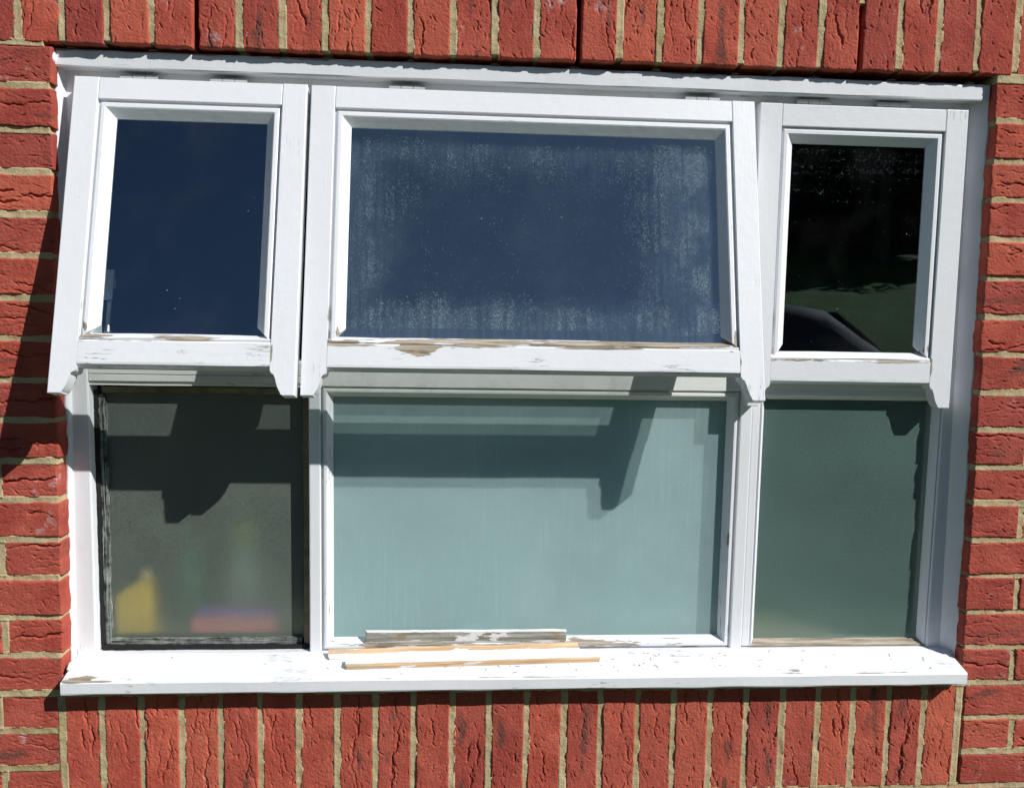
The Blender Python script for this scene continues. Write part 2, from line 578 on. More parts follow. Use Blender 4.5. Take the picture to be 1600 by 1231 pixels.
def bar_x(name, prof, x0, x1, mat, parent=None, wob=0.0004, seed=1, step=0.02, miter0=None, miter1=None):
    """closed profile of (y, z) run along X with slight unevenness"""
    n = max(2, int((x1 - x0) / step) + 1)
    V = []
    F = []
    m = len(prof)
    xs = np.linspace(x0, x1, n)
    for j, (y, z) in enumerate(prof):
        w1 = vnoise(xs * 14.0, np.full(n, j * 3.7), seed) * wob
        w2 = vnoise(xs * 14.0, np.full(n, j * 5.1 + 40), seed + 5) * wob
        V.append(np.stack([xs, np.full(n, y) + w1, np.full(n, z) + w2], 1))
    V = np.stack(V, 1).reshape(-1, 3)
    for i in range(n - 1):
        for j in range(m):
            a = i * m + j
            b = i * m + (j + 1) % m
            F.append((a, b, b + m, a + m))
    F.append(tuple(range(m))[::-1])
    F.append(tuple((n - 1) * m + j for j in range(m)))
    bm = bmesh.new()
    vs = [bm.verts.new(v) for v in V]
    for f in F:
        try:
            bm.faces.new([vs[k] for k in f])
        except ValueError:
            pass
    return bm_obj(name, bm, mat, parent)


def mitred_beads(name, x0, x1, z0, z1, prof, mats, parent, sides='LRTB'):
    """picture-frame beads: profile of (inset, y); one mesh per side; mats dict by side"""
    out = {}
    cor = {'L': (0, 1), 'R': (2, 3), 'T': (1, 2), 'B': (3, 0)}

    def corner(k, i, y):
        return [(x0 + i, y, z0 + i), (x0 + i, y, z1 - i), (x1 - i, y, z1 - i), (x1 - i, y, z0 + i)][k]
    for s in sides:
        a, b = cor[s]
        bm = bmesh.new()
        A = [bm.verts.new(corner(a, i, y)) for i, y in prof]
        B = [bm.verts.new(corner(b, i, y)) for i, y in prof]
        n = len(prof)
        for k in range(n):
            bm.faces.new((A[k], B[k], B[(k + 1) % n], A[(k + 1) % n]))
        bm.faces.new(A[::-1])
        bm.faces.new(B)
        out[s] = bm_obj(name, bm, mats[s], parent)
    return out


# ---------------------------------------------------------------- brick meshes
def brick_mesh(L, H, D, seed, cell=0.0012):
    rng = np.random.default_rng(seed)
    nx = int(L / cell) + 1
    nz = int(H / cell) + 1
    u, v = np.meshgrid(np.linspace(-L / 2, L / 2, nx), np.linspace(-H / 2, H / 2, nz), indexing='ij')
    y = 0.0007 * fbm(u * 22, v * 30, seed * 31 + 3, 3) + 0.0003 * vnoise(u * 170, v * 300, seed * 31 + 9)
    y += 0.00035 * vnoise(u * 420, v * 420, seed * 7 + 1) + 0.00025 * vnoise(u * 760, v * 760, seed * 7 + 2)
    # drag-faced creases
    nc = int(rng.integers(1, 9) * L / 0.215) + 1
    for k in range(nc):
        ln = rng.uniform(0.018, 0.085) if rng.random() < 0.75 else rng.uniform(0.09, 0.16)
        uc = rng.uniform(-L / 2, L / 2)
        vc = rng.uniform(-H / 2, H / 2)
        sl = rng.normal(0, 0.14)
        ph = rng.uniform(0, 6.28, 3)
        path = vc + sl * (u - uc) + 0.0022 * np.sin((u - uc) * 95 + ph[0]) + 0.0011 * np.sin((u - uc) * 240 + ph[1]) + 0.0006 * np.sin((u - uc) * 520 + ph[2])
        d = v - path
        w = np.clip(1 - (np.abs(u - uc) / (ln / 2)) ** 2, 0, 1) ** 0.7
        dep = (0.0010 + 0.0050 * rng.random() ** 1.8) * (1.15 if ln > 0.09 else 1)
        wd = rng.uniform(0.0008, 0.0017) * (0.6 + 0.8 * np.abs(np.sin((u - uc) * 60 + ph[1])))
        y += w * dep * np.exp(-(d / wd) ** 2)
        sgn = rng.choice([-1, 1])
        dd = d * sgn
        y += w * dep * 0.22 * np.where(dd > 0, np.exp(-dd / 0.005), 0)
        y -= w * dep * 0.14 * np.where(dd < 0, np.exp(dd / 0.004), 0)
    # short nicks
    for k in range(int(rng.integers(22, 60) * L / 0.215)):
        uc = rng.uniform(-L / 2, L / 2)
        vc = rng.uniform(-H / 2, H / 2)
        a = rng.uniform(0.002, 0.007)
        b = rng.uniform(0.0006, 0.0013)
        th = rng.normal(0, 0.45)
        du = (u - uc) * math.cos(th) + (v - vc) * math.sin(th)
        dv = -(u - uc) * math.sin(th) + (v - vc) * math.cos(th)
        y += rng.uniform(0.0008, 0.0030) * np.exp(-(du / a) ** 2 - (dv / b) ** 2)
    # worn arrises
    ex = L / 2 - np.abs(u)
    ez = H / 2 - np.abs(v)
    rr = 0.0028 + 0.0014 * vnoise(u * 60, v * 60, seed + 77)
    for e in (ex, ez):
        k = np.clip(1 - e / np.maximum(rr, 0.0008), 0, 1)
        y += 0.0028 * k ** 2
    # uneven outline
    eo = 0.0013
    uu = u + eo * vnoise(v * 70, u * 0 + 3.3, seed + 11) * (np.abs(u) / (L / 2)) ** 6 * np.sign(u)
    vv = v + eo * vnoise(u * 60, v * 0 + 7.7 + np.sign(v), seed + 13) * (np.abs(v) / (H / 2)) ** 6 * np.sign(v)
    V = np.stack([uu, y, vv], -1).reshape(-1, 3)
    idx = np.arange(nx * nz).reshape(nx, nz)
    q = np.stack([idx[:-1, :-1], idx[1:, :-1], idx[1:, 1:], idx[:-1, 1:]], -1).reshape(-1, 4)
    # sides
    ring = np.concatenate([idx[:, 0], idx[-1, 1:], idx[-2::-1, -1], idx[0, -2:0:-1]])
    n = len(ring)
    base = V[ring].copy()
    mid = base.copy()
    mid[:, 1] = 0.012
    base[:, 1] = D
    V = np.concatenate([V, mid, base])
    o1 = nx * nz
    o2 = o1 + n
    a = np.arange(n)
    b = (a + 1) % n
    s1 = np.stack([ring[a], o1 + a, o1 + b, ring[b]], -1)
    s2 = np.stack([o1 + a, o2 + a, o2 + b, o1 + b], -1)
    F = np.concatenate([q, s1, s2])
    me = bpy.data.meshes.new('brick')
    me.vertices.add(len(V))
    me.vertices.foreach_set('co', V.ravel())
    me.loops.add(F.size)
    me.loops.foreach_set('vertex_index', F.ravel().astype(np.int32))
    me.polygons.add(len(F))
    me.polygons.foreach_set('loop_start', np.arange(0, F.size, 4, dtype=np.int32))
    me.update(calc_edges=True)
    me.validate()
    me.polygons.foreach_set('use_smooth', np.ones(len(F), dtype=bool))
    me.materials.append(MB)
    return me


BL, BH, BD = 0.215, 0.065, 0.1
STRETCH = [brick_mesh(BL, BH, BD, 100 + i) for i in range(20)]
HEADER = [brick_mesh(0.1025, BH, BD, 300 + i) for i in range(8)]

brick_wall = empty('brick_wall', loc=(0, 0, 0))
tag(brick_wall, 'red brick house wall with sandy mortar joints all round the white window', 'wall')
NB = [0]


def brick(xc, zc, length, height, kind='s', vertical=False):
    pool = STRETCH if kind == 's' else HEADER
    me = pool[random.randrange(len(pool))]
    o = bpy.data.objects.new('brick', me)
    COL.objects.link(o)
    o.parent = brick_wall
    base_l = BL if kind == 's' else 0.1025
    flip = random.random() < 0.5
    sx = length / base_l * random.choice((1, -1))
    sz = height / BH
    o.scale = (sx, 1, sz)
    ry = (math.pi if flip else 0) + random.gauss(0, 0.0035)
    if vertical:
        ry += math.pi / 2
    o.rotation_euler = (random.gauss(0, 0.006), ry, random.gauss(0, 0.004))
    o.location = (xc, random.gauss(0, 0.0008), zc)
    NB[0] += 1
    return o


def edge_l(z):
    return 0.0075 - (1.13 - z) * 0.0135


def edge_r(z):
    return 1.7615 + (1.16 - z) * 0.0155


XMIN, XMAX = -0.60, 2.40
MORTAR = []          # strips x0,x1,z0,z1,depth
J = 0.010
# courses i: z from 1.2-.075*(i+1) to 1.2-.075*i ; 0..18 beside the opening and the soldier sill
for i in range(19):
    zt = 1.2 - 0.075 * i - J / 2 + random.gauss(0, 0.0008)
    zb = 1.2 - 0.075 * (i + 1) + J / 2 + random.gauss(0, 0.0008)
    zc = (zt + zb) / 2
    h = zt - zb
    el = edge_l(zc) if i < 16 else -0.0174
    er = edge_r(zc) if i < 16 else 1.790
    x = el + random.gauss(0, 0.0012)
    first = i % 2 == 0
    while x > XMIN:
        ln = (0.1025 if first else BL) + random.gauss(0, 0.0015)
        brick(x - ln / 2, zc, ln, h, 'h' if first else 's')
        MORTAR.append((x - ln - J - 0.003, x - ln + 0.003, zb - 0.002, zt + 0.002))
        x -= ln + J
        first = False
    x = er + random.gauss(0, 0.0012)
    first = i % 2 == 1
    while x < XMAX:
        ln = (0.1025 if first else BL) + random.gauss(0, 0.0015)
        brick(x + ln / 2, zc, ln, h, 'h' if first else 's')
        MORTAR.append((x + ln - 0.003, x + ln + J + 0.003, zb - 0.002, zt + 0.002))
        x += ln + J
        first = False
for i in range(1, 20):
    z = 1.2 - 0.075 * i
    inside = i < 16
    l_end = edge_l(z) - 0.004 if inside else (-0.0174 - 0.001 if i < 19 else XMAX)
    MORTAR.append((XMIN, l_end, z - J / 2 - 0.003, z + J / 2 + 0.003))
    if i < 19:
        r_start = edge_r(z) + 0.004 if inside else 1.790 + 0.001
        MORTAR.append((r_start, XMAX, z - J / 2 - 0.003, z + J / 2 + 0.003))
# soldier course over the window


def top_z(x):
    return 1.2035 + (x - 0.4) * 0.0050


WEEP = {4: 1.0, 13: 0.75, 20: 0.56}
k0 = -8
k1 = 33
for k in range(k0, k1):
    xa = -0.0464 + 0.07672 * k
    b0 = top_z(xa) + random.gauss(0, 0.0008)
    brick(xa + 0.07672 / 2 + random.gauss(0, 0.0006), b0 + BL / 2, BL, 0.0664 + random.gauss(0, 0.0009), 's', True)
    zlo, zhi = b0 + random.uniform(-0.001, 0.005), 1.424
    if k in WEEP:
        zlo = b0 + (zhi - b0) * WEEP[k]
    if zhi - zlo > 0.01:
        MORTAR.append((xa - J / 2 - 0.003, xa + J / 2 + 0.003, zlo, zhi))
MORTAR.append((XMIN, -0.0045, 1.194, 1.2065))
MORTAR.append((1.762, XMAX, 1.195, 1.2140))
MORTAR.append((XMIN, XMAX, 1.4165, 1.4315))
# soldier course under the sill
for k in range(24):
    xa = -0.0124 + 0.0746 * k
    brick(xa + 0.0746 / 2 + random.gauss(0, 0.0006), -0.1145, BL + random.gauss(0, 0.001), 0.0645 + random.gauss(0, 0.0009), 's', True)
for k in range(25):
    xa = -0.0124 + 0.0746 * k
    MORTAR.append((xa - J / 2 - 0.003, xa + J / 2 + 0.003, -0.226, -0.001))
MORTAR.append((-0.02, 1.80, -0.009, 0.006))
# two courses above and below
for base, rows in ((1.4265, 2), (-0.375, 2)):
    for r in range(rows):
        zc = base + 0.0375 + 0.075 * r
        x = XMIN + (0.11 if r else 0.0)
        MORTAR.append((XMIN, XMAX, zc + 0.0325 - 0.003, zc + 0.0425 + 0.003))
        while x < XMAX:
            brick(x + BL / 2, zc, BL, BH, 's')
            MORTAR.append((x + BL - 0.003, x + BL + J + 0.003, zc - 0.034, zc + 0.034))
            x += BL + J


def mortar_mesh():
    Vs, Fs, off = [], [], 0
    for q, (x0, x1, z0, z1) in enumerate(MORTAR):
        cx = 0.0028
        nx = max(2, int((x1 - x0) / cx) + 1)
        nz = max(2, int((z1 - z0) / cx) + 1)
        if nx < nz:
            nx = max(nx, 6)
        else:
            nz = max(nz, 6)
        u, v = np.meshgrid(np.linspace(x0, x1, nx), np.linspace(z0, z1, nz), indexing='ij')
        y = 0.0012 + 0.0011 * fbm(u * 55, v * 55, 900, 3) + 0.0005 * vnoise(u * 330, v * 330, 77) + 0.0008 * vnoise(u * 9, v * 9, 31)
        # slightly dished joint
        if nx >= nz:
            s = (v - (z0 + z1) / 2) / ((z1 - z0) / 2)
        else:
            s = (u - (x0 + x1) / 2) / ((x1 - x0) / 2)
        y += 0.0006 * (1 - s ** 2) + (q % 7) * 0.00003
        V = np.stack([u, y, v], -1).reshape(-1, 3)
        idx = np.arange(nx * nz).reshape(nx, nz)
        Q = np.stack([idx[:-1, :-1], idx[1:, :-1], idx[1:, 1:], idx[:-1, 1:]], -1).reshape(-1, 4)
        ring = np.concatenate([idx[:, 0], idx[-1, 1:], idx[-2::-1, -1], idx[0, -2:0:-1]])
        n = len(ring)
        bk = V[ring].copy()
        bk[:, 1] = 0.098
        a = np.arange(n)
        b = (a + 1) % n
        S = np.stack([ring[a], nx * nz + a, nx * nz + b, ring[b]], -1)
        Vs.append(np.concatenate([V, bk]))
        Fs.append(np.concatenate([Q, S]) + off)
        off += nx * nz + n
    V = np.concatenate(Vs)
    F = np.concatenate(Fs)
    me = bpy.data.meshes.new('mortar')
    me.vertices.add(len(V))
    me.vertices.foreach_set('co', V.ravel())
    me.loops.add(F.size)
    me.loops.foreach_set('vertex_index', F.ravel().astype(np.int32))
    me.polygons.add(len(F))
    me.polygons.foreach_set('loop_start', np.arange(0, F.size, 4, dtype=np.int32))
    me.update(calc_edges=True)
    me.validate()
    me.polygons.foreach_set('use_smooth', np.ones(len(F), dtype=bool))
    return me


tag(link_mesh('mortar', mortar_mesh(), MM, brick_wall), kind='stuff')

# dark cavity and inner leaf behind the facing bricks (round the opening)
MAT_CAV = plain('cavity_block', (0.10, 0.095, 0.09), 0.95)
IN_X0, IN_X1, IN_Z0, IN_Z1 = -0.012, 1.80, 0.0, 1.21
bm = bmesh.new()


def bmbox(bm, x0, x1, y0, y1, z0, z1):
    r = bmesh.ops.create_cube(bm, size=1.0)
    for v in r['verts']:
        v.co = Vector(((x0 + x1) / 2 + v.co.x * (x1 - x0), (y0 + y1) / 2 + v.co.y * (y1 - y0), (z0 + z1) / 2 + v.co.z * (z1 - z0)))


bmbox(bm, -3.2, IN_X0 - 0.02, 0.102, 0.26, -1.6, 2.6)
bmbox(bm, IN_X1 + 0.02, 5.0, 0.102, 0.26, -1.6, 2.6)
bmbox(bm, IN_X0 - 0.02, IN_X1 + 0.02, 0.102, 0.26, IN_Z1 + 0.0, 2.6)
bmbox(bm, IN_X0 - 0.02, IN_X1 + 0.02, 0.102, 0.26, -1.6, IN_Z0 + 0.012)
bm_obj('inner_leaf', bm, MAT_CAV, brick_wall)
bm = bmesh.new()
ZB, ZTOP = -0.375, 1.5765
bmbox(bm, -3.2, XMIN - 0.005, 0.0065, 0.0985, -1.05, 2.6)
bmbox(bm, XMAX + 0.005, 5.0, 0.0065, 0.0985, -1.05, 2.6)
bmbox(bm, XMIN - 0.005, XMAX + 0.005, 0.0065, 0.0985, ZTOP, 2.6)
bmbox(bm, XMIN - 0.005, XMAX + 0.005, 0.0065, 0.0985, -1.05, ZB)
tag(bm_obj('far_brickwork', bm, MFAR, brick_wall), kind='stuff')
for k in range(13):
    # lumps of mortar squeezed out between soldier course and window head
    xd = -0.0464 + 0.07672 * (k * 2 + 1.0) + random.gauss(0, 0.004)
    if xd < 0.02 or xd > 1.75:
        continue
    bm = bmesh.new()
    r = bmesh.ops.create_icosphere(bm, subdivisions=2, radius=1.0)
    sx, sy, sz = random.uniform(0.008, 0.015), 0.008, random.uniform(0.003, 0.006)
    for v in bm.verts:
        n = 1 + 0.35 * float(vnoise(np.array([v.co.x * 2 + k * 7.0]), np.array([v.co.z * 2 + v.co.y * 3]), 5)[0])
        v.co = Vector((v.co.x * sx * n, v.co.y * sy * n, abs(v.co.z) * sz * n))
    o = bm_obj('mortar_dab', bm, MM, brick_wall, True)
    o.location = (xd, 0.029, 1.1985)

# ---------------------------------------------------------------- the window
window = empty('window', loc=(0.9, 0.045, 0.01))
tag(window, 'white painted timber window of three top-hung sashes over three obscured panes', 'window')
WIN_INV = Matrix.Translation((-0.9, -0.045, -0.01))


def wpart(o):
    """parts are modelled in world coordinates; keep them there below the window"""
    o.parent = window
    o.matrix_parent_inverse = WIN_INV
    return o


FY, FB = 0.045, 0.118
ZS, ZTR0, ZTR1, ZH = 0.059, 0.588, 0.640, 1.138
JL0, JL1 = -0.010, 0.036
M1a, M1b = 0.449, 0.472
M2a, M2b = 1.305, 1.330
JR0, JR1 = 1.727, 1.775
P_JAMB = mat_paint('white_paint_left_jamb', 'Z', cracks=0.5, blobs=((0.04, 0.56, 0.008, 0.05, 0.35),), seed=1.2)
wpart(box('jamb', JL0, JL1, FY, FB, ZS - 0.02, ZH + 0.06, P_JAMB, bevel=0.003))
wpart(box('jamb', JR0, JR1, FY, FB, ZS - 0.02, ZH + 0.06, P_FRAME_Z, bevel=0.003))
wpart(box('mullion', M1a, M1b, FY, FB, ZS - 0.02, ZH + 0.01, P_FRAME_Z, bevel=0.0025))
wpart(box('mullion', M2a, M2b, FY, FB, ZS - 0.02, ZH + 0.01, P_FRAME_Z, bevel=0.0025))
# narrow strip beside the second mullion, set a little back
wpart(box('mullion_strip', M2b + 0.0015, 1.3475, FY + 0.004, FB, ZS + 0.002, ZTR0 + 0.0, P_FRAME_Z, bevel=0.002))
for a, b, nm_ in ((JL1, M1a, 0), (M1b, M2a, 1), (M2b, JR0, 2)):
    prof = [(FY + 0.005, ZTR0), (FY + 0.005, ZTR0 + 0.008), (FY + 0.001, ZTR0 + 0.009), (FY + 0.001, ZTR0 + 0.020), (FY + 0.004, ZTR0 + 0.0215), (FY + 0.001, ZTR0 + 0.023), (FY + 0.001, ZTR1 - 0.006), (FY + 0.006, ZTR1), (FB, ZTR1), (FB, ZTR0)]
    if nm_ == 1:
        prof = [(FY + 0.001, ZTR0 + 0.004), (FY + 0.001, ZTR1 - 0.006), (FY + 0.006, ZTR1), (FB, ZTR1), (FB, ZTR0 + 0.004)]
    wpart(bar_x('transom', prof, a + 0.0004, b - 0.0004, P_FRAME_X, seed=20 + nm_))
wpart(bar_x('head', [(FY, ZH), (FY, 1.1985), (FB, 1.1985), (FB, ZH)], JL1 + 0.0003, JR0 - 0.0003, P_FRAME_X, seed=30))
# moulding over the head that throws rain clear
wpart(bar_x('drip_moulding', [(0.0175, 1.1655), (0.0160, 1.168), (0.0160, 1.192), (0.0180, 1.1965), (0.0445, 1.2000), (0.0445, 1.1655), (0.030, 1.1655), (0.028, 1.1675), (0.025, 1.1655)],
            0.002, 1.7585, mat_paint('white_paint_drip', 'X', cracks=0.7, dirt=0.1, bands=(('Z', 1.1965, 0.008, 0.36),), seed=4.4), wob=0.0007, seed=33))
P_SILL = mat_paint('white_paint_sill', 'X', cracks=0.75, blobs=((0.035, 0.0385, 0.06, 0.006, 0.62), (0.06, 0.037, 0.09, 0.003, 0.55), (1.42, 0.040, 0.02, 0.002, 0.36), (0.9, 0.037, 0.35, 0.0016, 0.42), (1.55, 0.0375, 0.2, 0.0016, 0.42)), seed=2.2)
sill_prof = [(-0.035, 0.0125), (-0.0362, 0.015), (-0.0362, 0.0340), (-0.0335, 0.0370), (-0.010, 0.0432), (0.030, 0.0542), (0.0445, 0.0585), (FB, 0.0585), (FB, 0.002), (-0.012, 0.002), (-0.013, 0.008), (-0.018, 0.008), (-0.019, 0.0112)]
wpart(bar_x('sill', sill_prof, 0.003, 1.7685, P_SILL, wob=0.0006, seed=41))
# sealant between frame and brick reveals, smeared with paint
P_SEAL = mat_paint('painted_sealant', 'Z', cracks=0.2, seed=8.0)


def sealant(xo, sgn, depth0, width, z0, z1, seed):
    n = 160
    zs = np.linspace(z0, z1, n)
    prof = []
    w = 0.0016 * fbm(zs * 40, zs * 0 + seed, seed, 3)
    V, F = [], []
    for i, z in enumerate(zs):
        dz_ = min(1.0, max(0.0, (z - 0.55) / 0.45))
        depth_at_brick = depth0 - (0.015 * dz_ if sgn > 0 else 0.0)
        eb = (edge_l(z) if sgn > 0 else edge_r(z))
        o = eb - sgn * 0.004
        V += [(o, depth_at_brick + w[i] * 1.2, z), (eb + sgn * (0.0015 + w[i] * .3), depth_at_brick + 0.002 + w[i], z),
              (eb + sgn * (width * 0.55), FY - 0.006, z), (eb + sgn * width, FY - 0.0007, z), (eb + sgn * width, FY + 0.01, z), (o, FY + 0.01, z)]
    m = 6
    for i in range(n - 1):
        for j in range(m):
            a, b = i * m + j, i * m + (j + 1) % m
            F.append((a, b, b + m, a + m))
    bm = bmesh.new()
    vs = [bm.verts.new(v) for v in V]
    for f in F:
        bm.faces.new([vs[k] for k in f])
    bm.faces.new([vs[k] for k in range(m)])
    bm.faces.new([vs[(n - 1) * m + k] for k in range(m)])
    return wpart(bm_obj('sealant_bead', bm, P_SEAL, None, True))


sealant(0, 1, 0.034, 0.006, 0.045, 1.192, 3)
sealant(0, -1, 0.021, 0.022, 0.045, 1.192, 6)


def blob(name, loc, rad, mat, seed, amp=0.35):
    bm = bmesh.new()
    bmesh.ops.create_icosphere(bm, subdivisions=3, radius=1.0)
    for v in bm.verts:
        n = 1 + amp * float(fbm(np.array([v.co.x * 1.8 + seed * 3.1]), np.array([v.co.z * 1.8 + v.co.y * 1.1]), seed, 3)[0])
        v.co = Vector((v.co.x * rad[0] * n, v.co.y * rad[1] * n, v.co.z * rad[2] * n))
    o = bm_obj(name, bm, mat, None, True)
    o.location = loc
    return o


wpart(blob('paint_smear', (0.0045, 0.014, 1.181), (0.006, 0.010, 0.013), P_SEAL, 4, 0.2))
wpart(blob('paint_smear', (0.003, 0.016, 0.050), (0.006, 0.022, 0.008), P_SEAL, 9, 0.15))


_t = NT('pane_inner_face')
PANE_BACK = _t.done(_t.shader('ShaderNodeBsdfTransparent', Color=(1, 1, 1, 1)))


def pane_faces(o):
    """coating only on the outer face of the pane"""
    o.data.materials.append(PANE_BACK)
    for p in o.data.polygons:
        p.material_index = 0 if p.normal.y < -0.9 else 1
    return o


# ---- sashes
def frange(a, b, n):
    return [a + (b - a) * i / (n - 1) for i in range(n)]


def horn_outline(w, h, zr, zh):
    """stile with an ogee horn: inner edge at x=w, rail bottom at zr, horn end zh"""
    pts = [(0, 0), (0, zh)]
    xe = 0.022
    pts.append((xe, zh))
    # concave sweep up, then a small round
    for t in frange(0.0, 1.0, 8):
        a = t * math.pi / 2
        pts.append((xe + 0.001 + (w - 0.006 - xe) * (math.sin(a) ** 1.0) * 0.75 * (t * 0.35 + 0.65), zh + 0.003 + (zr - 0.010 - zh) * (1 - math.cos(a)) * 0.62 + 0.011 * t))
    x_l, z_l = pts[-1]
    for t in frange(0.0, 1.0, 6)[1:]:
        a = t * math.pi / 2
        pts.append((x_l + (w - x_l) * math.sin(a), z_l + (zr - 0.001 - z_l) * (1 - math.cos(a))))
    pts.append((w, 0))
    return pts


SASH_T = 0.030


_t = NT('water_drop')
DROP = _t.done(_t.mixs(0.22, _t.shader('ShaderNodeBsdfTransparent', Color=(0.95, 0.98, 1, 1)),
                       _t.mixs(0.08, _t.shader('ShaderNodeBsdfDiffuse', Color=(0.50, 0.68, 0.76, 1)), _t.shader('ShaderNodeBsdfGlossy', Color=(1, 1, 1, 1), Roughness=0.3))))


def droplets(x0, x1, z0, z1, y, n, field, seed, rmax=0.0013):
    """condensation drops: small flattened domes, with runs where some have slid down"""
    rng = np.random.default_rng(seed)
    V, F = [], []
    cnt = 0
    while cnt < n:
        X = rng.uniform(x0, x1, 4000)
        Z = rng.uniform(z0, z1, 4000)
        keep = rng.random(4000) < field(X, Z)
        for x, z in zip(X[keep], Z[keep]):
            r = rmax * (0.35 + 0.65 * rng.random() ** 3)
            b = len(V)
            el = rng.uniform(0.9, 1.5)
            k = 6
            a0 = rng.uniform(0, 1)
            for q in range(k):
                a = a0 + q * 2 * math.pi / k
                V.append((x + r * math.cos(a), y, z + el * r * math.sin(a)))
            for q in range(k):
                a = a0 + q * 2 * math.pi / k
                V.append((x + 0.6 * r * math.cos(a), y - 0.42 * r, z + 0.6 * el * r * math.sin(a)))
            V.append((x, y - 0.6 * r, z))
            for q in range(k):
                q2 = (q + 1) % k
                F.append((b + q, b + q2, b + k + q2, b + k + q))
                F.append((b + k + q, b + k + q2, b + 2 * k))
            cnt += 1
            if cnt >= n:
                break
    me = bpy.data.meshes.new('condensation')
    me.from_pydata(V, [], F)
    return me


